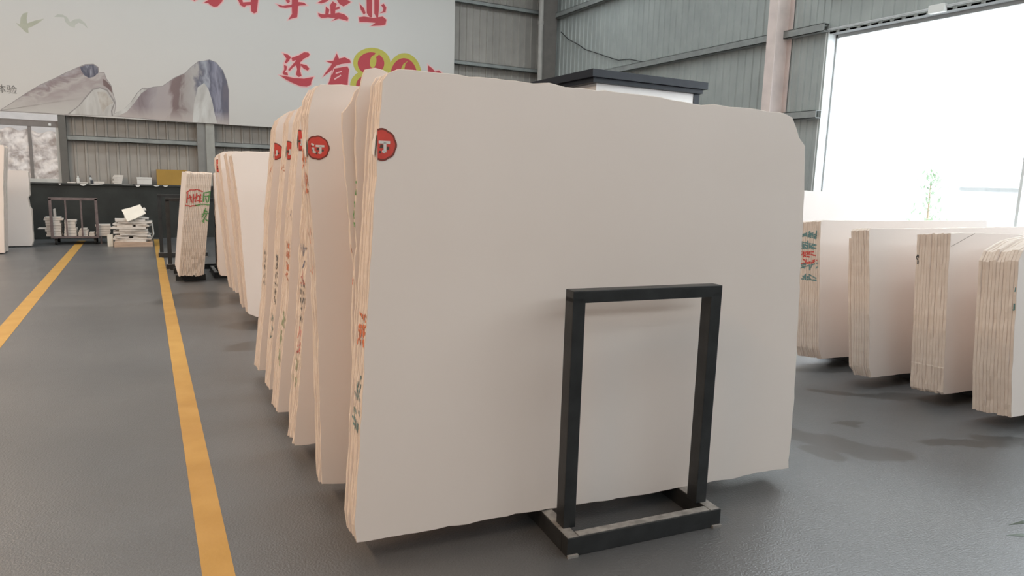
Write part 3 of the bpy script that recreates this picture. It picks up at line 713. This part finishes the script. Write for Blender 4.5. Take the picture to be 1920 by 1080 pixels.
def print_mat(name, c1, c2, c3, scale, dist, rot=(0, 0, 0), pos=(.34, .5, .66)):
    M = bpy.data.materials.new(name); M.use_nodes = True; N = M.node_tree.nodes; L = M.node_tree.links; b = N['Principled BSDF']; b.inputs['Roughness'].default_value = .6
    tc = N.new('ShaderNodeTexCoord'); mp = N.new('ShaderNodeMapping'); mp.inputs['Rotation'].default_value = rot; L.new(tc.outputs['Object'], mp.inputs[0])
    mp.inputs['Scale'].default_value = (scale * 1.6, scale, scale * .45)
    wv = N.new('ShaderNodeTexNoise'); wv.inputs['Scale'].default_value = 2.0; wv.inputs['Distortion'].default_value = dist * .3; wv.inputs['Detail'].default_value = 5; wv.inputs['Roughness'].default_value = .55
    L.new(mp.outputs[0], wv.inputs['Vector']); r = N.new('ShaderNodeValToRGB'); e = r.color_ramp.elements
    e[0].position = pos[0]; e[0].color = (*c1, 1); e[1].position = pos[2]; e[1].color = (*c3, 1); k = e.new(pos[1]); k.color = (*c2, 1)
    L.new(wv.outputs[0], r.inputs[0]); L.new(r.outputs[0], b.inputs['Base Color']); return M
GREYV = print_mat('marble_print_grey', (.30, .26, .25), (.44, .39, .37), (.56, .52, .49), .9, 7, (0, .6, 0))
PLUMV = print_mat('marble_print_plum', (.20, .14, .14), (.36, .29, .28), (.48, .42, .41), .8, 6, (0, -.25, 0))
DARKV = print_mat('marble_print_dark_swirl', (.07, .07, .10), (.15, .145, .18), (.42, .42, .46), 1.3, 9, (0, .5, 0), (.40, .53, .66))
PALEV = print_mat('marble_print_pale', (.44, .41, .38), (.55, .52, .49), (.62, .60, .57), .6, 8)
BROWNV = mat('marble_print_brown', (.19, .13, .125), .6, var=.1)
MISTV = mat('mist_print', (.58, .55, .51), .6, scale=1, var=.06)
LINEV = mat('mountain_outline_print', (.30, .27, .26), .6)
LM = [(0, 830), (80, 780), (200, 700), (300, 640), (400, 595), (500, 545), (580, 510), (640, 485), (700, 482), (735, 505), (738, 545), (780, 547), (795, 590), (830, 640), (845, 700), (862, 760), (865, 800), (850, 868), (480, 855), (0, 828)]
RM = [(840, 868), (880, 845), (930, 825), (980, 775), (1030, 700), (1070, 662), (1110, 665), (1150, 655), (1220, 648), (1310, 585), (1390, 550), (1440, 500), (1490, 462), (1530, 460), (1570, 450), (1620, 470), (1670, 530), (1700, 610), (1714, 680), (1714, 935), (1480, 918), (1100, 890)]
def strata_mat(name, axis, lo, hi, stops, amp, scale, mist, zm):
    """printed rock strata: colour bands along one axis, warped by noise, fading to mist at the foot of the print"""
    M = bpy.data.materials.new(name); M.use_nodes = True; N = M.node_tree.nodes; L = M.node_tree.links; b = N['Principled BSDF']; b.inputs['Roughness'].default_value = .6
    tc = N.new('ShaderNodeTexCoord'); sp = N.new('ShaderNodeSeparateXYZ'); L.new(tc.outputs['Object'], sp.inputs[0])
    mr = N.new('ShaderNodeMapRange'); mr.inputs['From Min'].default_value = lo; mr.inputs['From Max'].default_value = hi; mr.clamp = False
    if axis == 'slope':
        q = N.new('ShaderNodeMath'); q.operation = 'MULTIPLY_ADD'; L.new(sp.outputs['X'], q.inputs[0]); q.inputs[1].default_value = -.52; L.new(sp.outputs['Z'], q.inputs[2]); L.new(q.outputs[0], mr.inputs['Value'])
    else: L.new(sp.outputs['X'], mr.inputs['Value'])
    mp = N.new('ShaderNodeMapping'); mp.inputs['Scale'].default_value = scale; L.new(tc.outputs['Object'], mp.inputs[0])
    n = N.new('ShaderNodeTexNoise'); n.inputs['Scale'].default_value = 1; n.inputs['Detail'].default_value = 5; n.inputs['Distortion'].default_value = 1.4; L.new(mp.outputs[0], n.inputs['Vector'])
    ad = N.new('ShaderNodeMath'); ad.operation = 'MULTIPLY_ADD'; L.new(n.outputs[0], ad.inputs[0]); ad.inputs[1].default_value = amp * 2
    sb = N.new('ShaderNodeMath'); sb.operation = 'SUBTRACT'; L.new(mr.outputs[0], sb.inputs[0]); sb.inputs[1].default_value = amp; L.new(sb.outputs[0], ad.inputs[2])
    r = N.new('ShaderNodeValToRGB'); e = r.color_ramp.elements; e[0].position, e[0].color = stops[0][0], (*stops[0][1], 1); e[1].position, e[1].color = stops[-1][0], (*stops[-1][1], 1)
    for p, c in stops[1:-1]: k = e.new(p); k.color = (*c, 1)
    L.new(ad.outputs[0], r.inputs[0])
    mz = N.new('ShaderNodeMapRange'); mz.inputs['From Min'].default_value = zm; mz.inputs['From Max'].default_value = .03; mz.inputs['To Max'].default_value = .85; L.new(sp.outputs['Z'], mz.inputs['Value'])
    x = N.new('ShaderNodeMix'); x.data_type = 'RGBA'; L.new(mz.outputs[0], x.inputs[0]); L.new(r.outputs[0], x.inputs[6]); x.inputs[7].default_value = (*mist, 1); L.new(x.outputs[2], b.inputs['Base Color']); return M
lx0, lx1 = bxz(0, 200)[0], bxz(216, 200)[0]; rx0, rx1 = bxz(212, 200)[0], bxz(428, 200)[0]
LROCK = strata_mat('marble_print_left', 'slope', .55, 1.92, [(0, (.50, .46, .43)), (.35, (.44, .39, .37)), (.5, (.36, .30, .29)), (.62, (.46, .41, .39)), (.72, (.27, .21, .21)), (.82, (.40, .35, .35)), (.92, (.17, .15, .17)), (1, (.30, .27, .29))], .26, (2.2, 1, 4.5), (.53, .50, .465), .40)
RROCK = strata_mat('marble_print_right', 'x', rx0, rx1, [(0, (.45, .41, .39)), (.12, (.36, .30, .30)), (.22, (.22, .17, .18)), (.34, (.38, .33, .33)), (.46, (.40, .34, .33)), (.50, (.21, .145, .14)), (.57, (.20, .14, .135)), (.62, (.36, .31, .29)), (.72, (.42, .38, .36)), (.76, (.14, .135, .17)), (.80, (.36, .36, .40)), (.84, (.12, .115, .155)), (.90, (.28, .27, .33)), (.95, (.12, .115, .15)), (1, (.15, .13, .16))], .10, (4.2, 1, 2.0), (.50, .43, .40), .30)
flat([z4(LM)], 'mountain_outline', LINEV, .002, grow=.012)
flat([z4(LM)], 'mountain_print', LROCK, .003)
flat([z4([(600, 505), (650, 487), (700, 484), (733, 507), (737, 548), (705, 575), (668, 585), (632, 565), (612, 535)])], 'mountain_print', DARKV, .004)
flat([z4([(770, 590), (800, 610), (835, 650), (842, 700), (800, 655), (775, 640)])], 'mountain_print', BROWNV, .004)
flat([z4([(505, 857), (590, 790), (650, 715), (695, 665), (750, 652), (805, 672), (842, 728), (864, 768), (842, 832), (848, 872)])], 'mountain_print', LINEV, .005)
flat([z4([(520, 857), (600, 790), (655, 725), (700, 675), (750, 662), (800, 682), (835, 735), (855, 772), (832, 832), (838, 872)])], 'mountain_print', PALEV, .006)
flat([z4([(730, 690), (790, 690), (850, 770), (800, 800), (770, 850), (750, 780)])], 'mountain_print', print_mat('print_tan', (.36, .29, .25), (.47, .42, .37), (.54, .50, .46), 1.2, 6), .007)
flat([z4(RM)], 'mountain_outline', LINEV, .002, grow=.012)
flat([z4(RM)], 'mountain_print', RROCK, .003)
flat([z4([(845, 865), (885, 838), (935, 815), (985, 765), (1035, 695), (1072, 664), (1108, 667), (1060, 700), (1010, 770), (950, 840), (890, 866)])], 'mountain_print', PALEV, .004)
flat([z4([(1445, 916), (1455, 780), (1482, 655), (1530, 622), (1562, 665), (1592, 760), (1612, 865), (1630, 927)])], 'mountain_print', PALEV, .005)
flat([z4([(120, 170), (150, 185), (155, 130), (175, 100), (208, 92), (200, 140), (205, 175), (260, 155), (330, 140), (300, 165), (250, 195), (210, 212), (215, 250), (190, 240), (160, 210), (135, 190)])], 'bird_print', mat('bird_print_olive', (.43, .42, .33), .6, scale=4, var=.08), .002)
flat([z4([(405, 128), (430, 108), (470, 110), (505, 130), (525, 165), (560, 145), (600, 140), (640, 175), (660, 215), (620, 180), (590, 170), (565, 185), (560, 210), (520, 195), (490, 165), (480, 130), (440, 128)])], 'bird_print', mat('bird_print_grey', (.50, .49, .43), .6, scale=4, var=.06), .002)
# lettering: red brush characters with a pink rim
LET = dict(
 de=[z4(p) for p in ([(1435, -6), (1458, 6), (1478, -6), (1480, -60), (1440, -60)], [(1530, 20), (1560, 0), (1640, -10), (1650, -90), (1680, -90), (1668, 10), (1632, 48), (1605, 52), (1580, 40), (1560, 22)], [(1440, -60), (1440, -110), (1530, -110), (1530, -10), (1500, -10), (1500, -85), (1470, -85), (1470, -60)])],
 bai=[z4(p, 400) for p in ([(175, -60), (185, 0), (205, 40), (232, 55), (246, 42), (222, 18), (205, -60)], [(222, 18), (280, 14), (283, 38), (246, 42)], [(280, -60), (280, 14), (284, 85), (305, 101), (325, 92), (335, 10), (340, -60)], [(165, -110), (350, -125), (350, -105), (165, -90)], [(175, -60), (340, -70), (340, -50), (175, -42)])],
 nian=[z4(p, 400) for p in ([(475, 32), (520, 44), (580, 36), (640, 15), (680, 20), (700, 38), (650, 42), (600, 52), (540, 60), (500, 54)], [(588, -90), (588, 60), (590, 105), (562, 148), (600, 135), (628, 130), (632, 95), (636, 45), (640, -90)], [(538, -50), (545, 10), (558, 24), (575, 14), (560, -50)], [(530, -50), (680, -60), (680, -40), (530, -30)], [(520, -90), (700, -105), (700, -85), (520, -68)])],
 qi=[z4(p, 400) for p in ([(780, 22), (815, 0), (850, -40), (890, -80), (910, -70), (880, -10), (845, 15), (810, 26)], [(890, -80), (920, -10), (945, 30), (975, 48), (1005, 32), (1030, 15), (990, -10), (930, -60)], [(875, 38), (895, 10), (925, 30), (916, 58), (945, 48), (948, 66), (915, 75), (912, 112), (880, 115)], [(843, 48), (870, 72), (862, 116), (838, 116)], [(785, 97), (815, 108), (870, 108), (940, 95), (985, 110), (1012, 135), (1006, 157), (940, 140), (890, 157), (915, 136), (860, 131), (810, 135), (790, 120)])],
 ye=[z4(p, 400) for p in ([(1098, 30), (1130, 62), (1142, 98), (1128, 110), (1105, 72)], [(1148, -80), (1150, 98), (1172, 130), (1190, 130), (1192, -80)], [(1206, -80), (1206, 100), (1222, 130), (1236, 130), (1242, 60), (1242, -80)], [(1258, 40), (1278, 28), (1297, 58), (1290, 92), (1245, 100), (1270, 85), (1275, 62)], [(1090, 130), (1130, 124), (1200, 134), (1270, 124), (1298, 148), (1290, 185), (1260, 192), (1180, 196), (1215, 172), (1150, 165), (1095, 165)])],
 hai=[z4(p, 400) for p in ([(522, 400), (560, 410), (582, 430), (566, 458), (545, 476), (535, 470), (548, 440)], [(530, 486), (552, 497), (550, 520), (536, 542), (556, 545), (560, 566), (528, 562), (520, 548), (532, 520)], [(585, 435), (640, 415), (680, 392), (712, 394), (722, 408), (715, 424), (680, 440), (640, 480), (600, 502), (572, 532), (560, 525), (600, 478), (622, 452), (592, 458)], [(620, 485), (650, 465), (656, 490), (650, 530), (662, 570), (640, 578), (620, 560), (628, 520)], [(655, 478), (700, 490), (720, 515), (708, 530), (680, 517), (658, 496)], [(497, 565), (540, 570), (600, 585), (680, 590), (752, 577), (735, 610), (732, 635), (700, 650), (650, 645), (600, 625), (550, 600)])],
 you=[z4(p, 400) for p in ([(845, 460), (900, 455), (925, 400), (942, 440), (985, 430), (1025, 450), (1030, 470), (960, 480), (922, 492), (880, 532), (820, 578), (845, 540), (880, 495), (888, 478)], [(892, 518), (960, 505), (1005, 498), (1017, 520), (1012, 570), (1005, 660), (1000, 720), (975, 710), (970, 660), (905, 660), (890, 720), (850, 720), (862, 630), (880, 580)])],
 nian2=[z4(p, 400) for p in ([(1610, 490), (1640, 512), (1660, 535), (1640, 560), (1600, 590), (1590, 575), (1612, 545)], [(1630, 545), (1690, 530), (1712, 545), (1700, 560), (1630, 565)], [(1600, 610), (1720, 600), (1720, 620), (1600, 630)], [(1580, 670), (1740, 655), (1740, 680), (1580, 695)], [(1655, 560), (1680, 560), (1675, 760), (1650, 760)])])
LRED = mat('banner_letter_red', (.47, .052, .065), .55, var=.05, scale=3); LPINK = mat('banner_letter_pink_rim', (.80, .47, .45), .55, var=.02)
for k, polys in LET.items():
    flat(polys, 'lettering_rim', LPINK, .003, grow=.028)
    flat(polys, 'lettering', LRED, .006)
flat([z4(p, 400) for p in ([(918, 545), (962, 532), (962, 541), (916, 556)], [(908, 588), (955, 560), (958, 570), (908, 600)], [(900, 516), (884, 560), (890, 562), (906, 522)])], 'lettering_gap', LPINK, .009)
def ell(cx, cy, rx, ry, tilt=0, n=36):
    t = math.radians(tilt); return [(cx + rx * math.cos(a) * math.cos(t) - ry * math.sin(a) * math.sin(t), cy + rx * math.cos(a) * math.sin(t) + ry * math.sin(a) * math.cos(t)) for a in (2 * math.pi * i / n for i in range(n))]
OLIVE = mat('numeral_halo_olive', (.50, .44, .075), .55, var=.04)
flat([z4(ell(1188, 470, 140, 112), 400)], 'numeral_halo', OLIVE, .003); flat([z4(ell(1175, 640, 150, 120), 400)], 'numeral_halo', OLIVE, .0036); flat([z4(ell(1432, 570, 130, 172), 400)], 'numeral_halo', OLIVE, .0033)
flat([z4(ell(1182, 476, 100, 84), 400)], 'numeral', LRED, .0046); flat([z4(ell(1175, 640, 105, 82), 400)], 'numeral', LRED, .0048); flat([z4(ell(1428, 570, 100, 134), 400)], 'numeral', LRED, .0046)
flat([z4(ell(1198, 462, 24, 48, 8), 400)], 'numeral_gap', OLIVE, .0058); flat([z4(ell(1175, 640, 30, 42, 8), 400)], 'numeral_gap', OLIVE, .0058)
flat([z4([(1215, 398), (1250, 402), (1225, 425), (1205, 420)], 400)], 'numeral_gap', OLIVE, .006)
flat([z4([(1462, 455), (1440, 480), (1432, 520), (1432, 640), (1405, 640), (1405, 520), (1425, 480)], 400)], 'numeral_gap', OLIVE, .0058)
# small caption at the left
cu = bpy.data.curves.new('caption', 'FONT'); cu.body = '\u4f53\u9a8c'; cu.size = .19; cu.extrude = 0
tmp = bpy.data.objects.new('caption_tmp', cu); COL.objects.link(tmp)
dg = bpy.context.evaluated_depsgraph_get(); me = bpy.data.meshes.new_from_object(tmp.evaluated_get(dg)); bpy.data.objects.remove(tmp)
me.materials.clear(); me.materials.append(mat('caption_grey', (.16, .15, .14), .6))
c = link('caption', me, bn); p = bxz(-11, 172); c.location = (p[0] + .02, -.004, p[1] - .0); c.rotation_euler = (math.pi / 2, 0, 0)

# ------------------------------------------------------------------ things on the ledge
LZ = 1.235
def on(px, Y=18.16): return at(px, 343, Y).x
def box_thing(name, x, y, z, w_, d, h, m_, label, cat, rz=0, bevel=.004, group=None):
    b = MB(); b.box(-w_ / 2, w_ / 2, -d / 2, d / 2, 0, h); o = b.build(name, m_, bevel=bevel); o.location = (x, y, z); o.rotation_euler = (0, 0, rz); return tag(o, label, cat, group)
bt = tag(empty('bottle', (on(146.5), 18.2, LZ)), 'small white plastic bottle standing on the dark ledge', 'bottle')
b = MB(); b.lathe([(.028, 0), (.03, .01), (.03, .10), (.016, .125), (.014, .135)]); b.build('body', PLASTIC, bt, smooth=False)
b = MB(); b.lathe([(.017, .135), (.017, .16)]); b.build('cap', PLASTIC, bt)
bt = tag(empty('bottle', (on(170), 18.2, LZ)), 'clear bottle with a dark cap standing on the dark ledge', 'bottle')
b = MB(); b.lathe([(.03, 0), (.032, .01), (.032, .10), (.014, .135), (.013, .15)]); b.build('body', mat('pale_clear_plastic', (.45, .46, .46), .2), bt)
b = MB(); b.lathe([(.016, .15), (.016, .175)]); b.build('cap', mat('dark_cap', (.05, .05, .06), .4), bt)
box_thing('cloth_scrap', on(172.5), 18.14, LZ, .05, .04, .07, mat('dark_cloth', (.06, .06, .07), .8), 'dark rag bundled beside the clear bottle on the ledge', 'rag', .4, .012)
box_thing('stone_offcut', on(134), 18.19, LZ, .16, .12, .022, TILE, 'flat pale offcut on the ledge next to the window jamb', 'stone offcut', .05)
box_thing('stone_offcut', on(157), 18.17, LZ, .17, .12, .02, TILE, 'flat pale offcut on the ledge between the two bottles', 'stone offcut', -.04)
box_thing('stone_offcut', on(186), 18.19, LZ, .20, .14, .045, TILE, 'thicker flat pale offcut on the ledge right of the clear bottle', 'stone offcut', .03)
z = LZ
for k, (w_, h, dx) in enumerate(((.16, .03, 0), (.19, .045, -.01), (.17, .04, .01), (.21, .035, -.005), (.20, .03, .01), (.19, .025, .02))):
    box_thing('sample_tile', on(221) + dx, 18.2, z, w_, .14, h - .003, TILE, 'pale stone sample tile, %s from the top of the small ledge stack' % ORD[5 - k], 'tile', R.uniform(-.12, .12), .003, 'stack of sample tiles on the ledge'); z += h
cb2 = tag(empty('small_box', (on(271), 18.2, LZ)), 'white lidded box standing on the ledge beside the ochre carton', 'box')
b = MB(); b.box(-.15, .15, -.08, .08, 0, .125); b.build('body', PAPERW, cb2, bevel=.004)
b = MB(); b.box(-.155, .155, -.085, .085, .125, .165); b.build('lid', PAPERW, cb2, bevel=.004)
ct = tag(empty('carton', (on(322), 18.22, LZ)), 'large ochre cardboard carton on the dark ledge', 'box')
b = MB(); b.box(-.31, .33, -.11, .11, 0, .35); b.build('body', CARD, ct, bevel=.006)
b = MB(); b.box(-.312, .332, -.112, -.002, .352, .358); b.build('flap', CARD, ct); b = MB(); b.box(-.312, .332, .002, .112, .352, .358); b.build('flap', CARD, ct)
# torn scraps hanging from the ledge
for k, (px, w_, h, wh_) in enumerate(((112, .05, .03, 'below the window jamb'), (155.5, .13, .045, 'between the two bottles'), (180, .30, .015, 'below the thick ledge offcut'), (238, .25, .012, 'right of the sample tiles'), (258, .10, .05, 'below the white lidded box'), (293, .13, .03, 'below the edge of the ochre carton'), (310, .11, .035, 'under the middle of the ochre carton'))):
    b = MB(); x = on(px, 18.08); b.prism([(x - w_ / 2, 18.078, 1.225), (x + w_ / 2, 18.078, 1.225), (x + w_ * .42, 18.078, 1.225 - h * .5), (x + w_ * .1, 18.078, 1.225 - h), (x - w_ * .25, 18.078, 1.225 - h * .85)], (0, -.002, 0))
    tag(b.build('paper_scrap', PAPERW), 'torn white scrap hanging from the dark ledge ' + wh_, 'paper', 'torn scraps along the ledge')

# ------------------------------------------------------------------ trolley with tiles
X0, X1, YF, YB = -1.735, -.885, 16.75, 17.45
tr = tag(empty('trolley', ((X0 + X1) / 2, YF, 0)), 'plum-brown steel trolley with upright frame, loaded with stone offcuts', 'trolley')
def trb(name, x0, x1, y0, y1, z0, z1, m_=PLUM):
    b = MB(); b.box(x0 - tr.location.x, x1 - tr.location.x, y0 - YF, y1 - YF, z0, z1); return b.build(name, m_, tr, bevel=.003)
trb('deck', X0, X1, YF, YB, .135, .165)
for xx in (X0, X1 - .05):
    trb('post', xx, xx + .05, YF, YF + .05, .165, .95)
trb('top_rail', X0, X1, YF, YF + .05, .915, .965)
for xx in (X0 + .27, X0 + .54): trb('bar', xx, xx + .03, YF + .01, YF + .04, .165, .915)
for xx in (X0, X1 - .05):
    trb('rear_post', xx, xx + .05, YB - .05, YB, .165, .30)
for xx in (X0 + .08, X1 - .08):
    for yy in (YF + .08, YB - .08):
        b = MB(); b.tube([(xx - .02 - tr.location.x, yy - YF, .06), (xx + .02 - tr.location.x, yy - YF, .06)], .06, 14); wh = b.build('wheel', mat('black_rubber', (.02, .02, .02), .7), tr)
        b = MB(); b.box(xx - .03 - tr.location.x, xx + .03 - tr.location.x, yy - YF - .02, yy - YF + .02, .115, .135); b.build('caster_plate', PLUM, tr)
trb('brake_bar', X1 + .01, X1 + .04, YF + .1, YF + .15, .0, .16)
def tile_stack(x, y, z0, sizes, label, group, rr):
    z = z0
    for k, (w_, d, h, *dx) in enumerate(sizes):
        box_thing('stone_offcut', x + rr.uniform(-.008, .008) + (dx[0] if dx else 0), y, z, w_, d, h - .004, TILE, 'pale stone offcut, %s from the top of %s' % (ORD[len(sizes) - 1 - k], label), 'stone offcut', rr.uniform(-.03, .03), .003, group); z += h
    return z
rr = random.Random(12); gt = 'offcuts loaded on the trolley'
tile_stack(-1.69, 17.0, .168, [(.26, .3, .05), (.24, .28, .05), (.27, .3, .05), (.40, .28, .02, -.07), (.25, .28, .05), (.26, .3, .05), (.25, .3, .06), (.33, .3, .035, .01), (.28, .28, .03)], 'the tallest trolley stack', gt, rr)
tile_stack(-1.40, 17.02, .168, [(.22, .3, .06), (.21, .3, .06), (.21, .28, .05), (.19, .26, .07), (.19, .26, .06), (.21, .28, .035)], 'the middle trolley stack', gt, rr)
tile_stack(-1.17, 17.0, .168, [(.17, .3, .04), (.17, .3, .045), (.16, .28, .04), (.12, .25, .035)], 'the low trolley stack', gt, rr)
tile_stack(-1.02, 17.0, .168, [(.10, .3, .04), (.09, .3, .035)], 'the lowest trolley stack', gt, rr)
tile_stack(-.815, 17.0, .168, [(.20, .3, .04), (.25, .3, .05), (.25, .3, .05), (.26, .3, .06), (.27, .3, .04)], 'the trolley stack overhanging its end', gt, rr)
b = MB(); b.box(-.015, .015, -.1, .1, 0, .16); o = b.build('stone_offcut', TILE); o.location = (-1.66, 16.97, .563); tag(o, 'narrow stone offcut standing up on the tallest trolley stack', 'stone offcut', gt)

# ------------------------------------------------------------------ pallet with broken offcuts
PX, PY = -.25, 16.45
pl = tag(empty('wooden_pallet', (PX, PY, 0)), 'raw wooden pallet under the heap of broken offcuts', 'pallet')
for k in range(3): b = MB(); b.box(-.34 + k * .29, -.24 + k * .29, -.35, .35, 0, .075); b.build('stringer', WOOD, pl)
for k in range(5): b = MB(); b.box(-.35, .35, -.35 + k * .15, -.25 + k * .15, .075, .095); b.build('deck_board', WOOD, pl)
b = MB(); b.box(-.35, .35, -.36, -.345, .0, .075); b.build('deck_board', WOOD, pl)
z = .096; rr = random.Random(31); gp = 'heap of offcuts on the pallet'
def chunk(x, y, z, w_, d, h, rot, label, m_=TILE, seed=0):
    r = random.Random(seed); b = MB(); n = 7; pts = []
    cs = [(-.5, -.5), (-.1, -.5), (.5, -.5), (.5, .1), (.5, .5), (0, .5), (-.5, .5)]
    pts = [((a + r.uniform(-.08, .08)) * w_, (c + r.uniform(-.08, .08)) * d, 0) for a, c in cs]
    b.prism(pts, (0, 0, h)); o = b.build('stone_offcut', m_, bevel=.003); o.location = (x, y, z); o.rotation_euler = rot; return tag(o, label, 'stone offcut', gp)
lay = [(.60, .05), (.66, .03), (.55, .035), (.62, .028), (.50, .03), (.63, .045), (.60, .05), (.62, .045), (.58, .04), (.66, .03), (.6, .035), (.45, .045)]
for k, (w_, h) in enumerate(lay):
    dx = rr.uniform(-.05, .05)
    if k % 3 == 2:
        chunk(PX - .17 + dx, PY - .05, z, w_ * .5, .5, h - .004, (0, 0, rr.uniform(-.15, .15)), 'broken pale offcut, left piece of the %s layer of the pallet heap' % ORD[k], seed=k)
        chunk(PX + .16 + dx, PY - .03, z, w_ * .45, .5, h - .004, (0, 0, rr.uniform(-.15, .15)), 'broken pale offcut, right piece of the %s layer of the pallet heap' % ORD[k], seed=k + 50)
    else: chunk(PX + dx, PY - .02, z, w_, .55, h - .004, (0, 0, rr.uniform(-.12, .12)), 'broken pale offcut filling the %s layer of the pallet heap' % ORD[k], seed=k)
    z += h
PALE = mat('bright_offcut_face', (.80, .75, .66), .5, var=.04)
chunk(PX + .03, PY - .27, z + .135, .34, .27, .02, (math.radians(52), math.radians(-22), math.radians(8)), 'bright square offcut tilted on top of the pallet heap', PALE, 91)
chunk(PX + .05, PY + .05, z + .10, .42, .25, .025, (math.radians(10), math.radians(-24), 0), 'long offcut propped slantwise at the top of the pallet heap', TILE, 92)
chunk(PX + .2, PY - .0, z + .002, .22, .3, .03, (0, math.radians(8), 0), 'small offcut lying under the tilted bright one on the heap', TILE, 93)
b = MB(); b.tube([(PX + .33, PY - .2, .12), (PX + .37, PY - .2, .25), (PX + .36, PY - .2, .42), (PX + .31, PY - .2, .50)], .018, 6); tag(b.build('packing_strap', mat('pale_strap', (.5, .5, .48), .5), smooth=True), 'pale packing strap arching down the right side of the pallet heap', 'strap')
chunk(PX - .42, PY - .20, 0, .10, .04, .25, (0, 0, .2), 'small square offcut standing at the left side of the pallet heap', PALE, 94)

# ------------------------------------------------------------------ potted plant reaching in from the right
pp = tag(empty('potted_plant', (2.96, .86, 0)), 'long-leaved green plant reaching in over the grey floor', 'plant')
b = MB(); b.lathe([(.12, 0), (.15, .02), (.18, .30), (.19, .32), (.17, .32), (.16, .28)], 20); b.build('pot', mat('grey_pot', (.25, .25, .25), .5), pp, smooth=False)
b = MB(); b.lathe([(.16, .27), (.05, .285)], 16); b.build('soil', mat('dark_soil', (.04, .03, .02), .9), pp)
LEAF = mat('grey_green_leaf', (.06, .085, .055), .45, scale=12, var=.25)
def leaf(tip, base=(0, 0, .28), hgt=.25, wid=.026):
    b = MB(); n = 10; B = Vector(base); T_ = Vector(tip); side = (T_ - B).cross(Vector((0, 0, 1))).normalized()
    P = []
    for i in range(n + 1):
        t = i / n; c = B.lerp(T_, t) + Vector((0, 0, hgt * 4 * t * (1 - t))); wd = wid * math.sin(math.pi * min(1, .15 + t * .85)) ** .6 * (1 if t < .98 else .05)
        P.append((c - side * wd, c - Vector((0, 0, wd * .5)), c + side * wd))
    for a, c in zip(P[:-1], P[1:]):
        for q in (0, 1): b.poly([a[q], a[q + 1], c[q + 1], c[q]])
    for a, c in zip(P[:-1], P[1:]):
        b.poly([a[0] + Vector((0, 0, .001)), c[0] + Vector((0, 0, .001)), c[2] + Vector((0, 0, .001)), a[2] + Vector((0, 0, .001))])
    b.build('leaf', LEAF, pp)
o_ = Vector((2.96, .86, 0))
for px, py, zz in ((1890, 985, .42), (1885, 1004, .38)):
    v = ray(px, py); p = EYEP + v * ((zz - EYE) / v.z); leaf(p - o_, hgt=.10 if px > 1887 else .06)
for a in range(12):
    an = a * 2 * math.pi / 12 + .2
    if math.cos(an - math.radians(135)) > .75: continue
    leaf((math.cos(an) * .38, math.sin(an) * .38, .42 + .1 * math.sin(a * 2.3)), hgt=.16)

# ------------------------------------------------------------------ yard outside the window
yd = tag(empty('yard_wall', (22, 8, -.25)), 'pale boundary wall in the glare outside the big window', 'wall')
b = MB(); b.box(0, .3, -25, 25, 0, 2.2); b.build('wall', mat('white_render', (.8, .8, .79), .8, var=.02), yd)
b = MB(); b.box(-.05, .35, -25, 25, 2.2, 2.3); b.build('coping', mat('white_render', (.8, .8, .8)), yd)
nb_ = tag(empty('notice_board', (14.5, 7.35, -.25)), 'pale framed notice board in the glare outside the window', 'sign')
b = MB(); b.box(0, .04, -.75, .75, .75, 1.9); b.build('board', mat('pale_board', (.75, .75, .77), .5, var=.02), nb_)
b = MB(); b.box(-.01, .05, -.78, .78, 1.9, 1.97); b.build('frame', ALU, nb_)
for yy in (-.7, .66): b = MB(); b.box(0, .05, yy, yy + .05, 0, .75); b.build('post', ALU, nb_)
sh = tag(empty('yard_shrub', (15.5, 9.3, -.25)), 'pale green shrub in the glare outside the window', 'shrub')
rr = random.Random(8); b = MB(); 
for k in range(420):
    a = rr.uniform(0, 6.28); h = rr.uniform(.3, 2.3); q = rr.uniform(.02, .45) * (1 - abs(h - 1.2) / 2.2); c = Vector((math.cos(a) * q, math.sin(a) * q, h)); d = Vector((rr.uniform(-1, 1), rr.uniform(-1, 1), rr.uniform(-.3, 1))).normalized(); s_ = d.cross(Vector((0, 0, 1))).normalized() * .03
    b.poly([c, c + d * .08 + s_, c + d * .18, c + d * .08 - s_])
b.build('foliage', mat('pale_leaf', (.42, .52, .38), .6, var=.15), sh)
b = MB(); b.tube([(0, 0, 0), (.02, .0, 1), (0, .02, 2.0)], [.04, .03, .01]); b.build('stem', WOOD, sh)

# ------------------------------------------------------------------ unseen long lamps, added over the aisle for warm light from the left
def lamp(x, y, power, beside):
    e = tag(empty('added_linear_lamp', (x, y, 6.2)), 'added long warm lamp over the aisle, level with ' + beside, 'lamp', 'added linear lamps over the aisle')
    b = MB(); b.box(-.12, .12, -2.15, 2.15, 0, .08); b.build('housing', mat('added_lamp_housing_grey', (.5, .5, .5), .4), e, bevel=.01)
    for yy in (-1.6, 1.6):
        b = MB(); b.tube([(0, yy, .08), (0, yy, ROOF - 6.2)], .008, 6); b.build('cable', BLACKST, e)
    l = bpy.data.lights.new('added_lamp_light', 'AREA'); l.shape = 'RECTANGLE'; l.size = .2; l.size_y = 4.2; l.energy = power; l.color = (1, .70, .47)
    o = bpy.data.objects.new('added_lamp_light', l); COL.objects.link(o); o.parent = e; o.location = (0, 0, -.01)
for x, y, p_ in ((-4.5, 1, 350), (-4.5, 6, 330), (-4.0, 10.5, 200)): lamp(x, y, p_, {1: 'the front of the near row', 6: 'the end of the near row', 10.5: 'the end-on painted bundle'}[y])
bpy.context.view_layer.update()
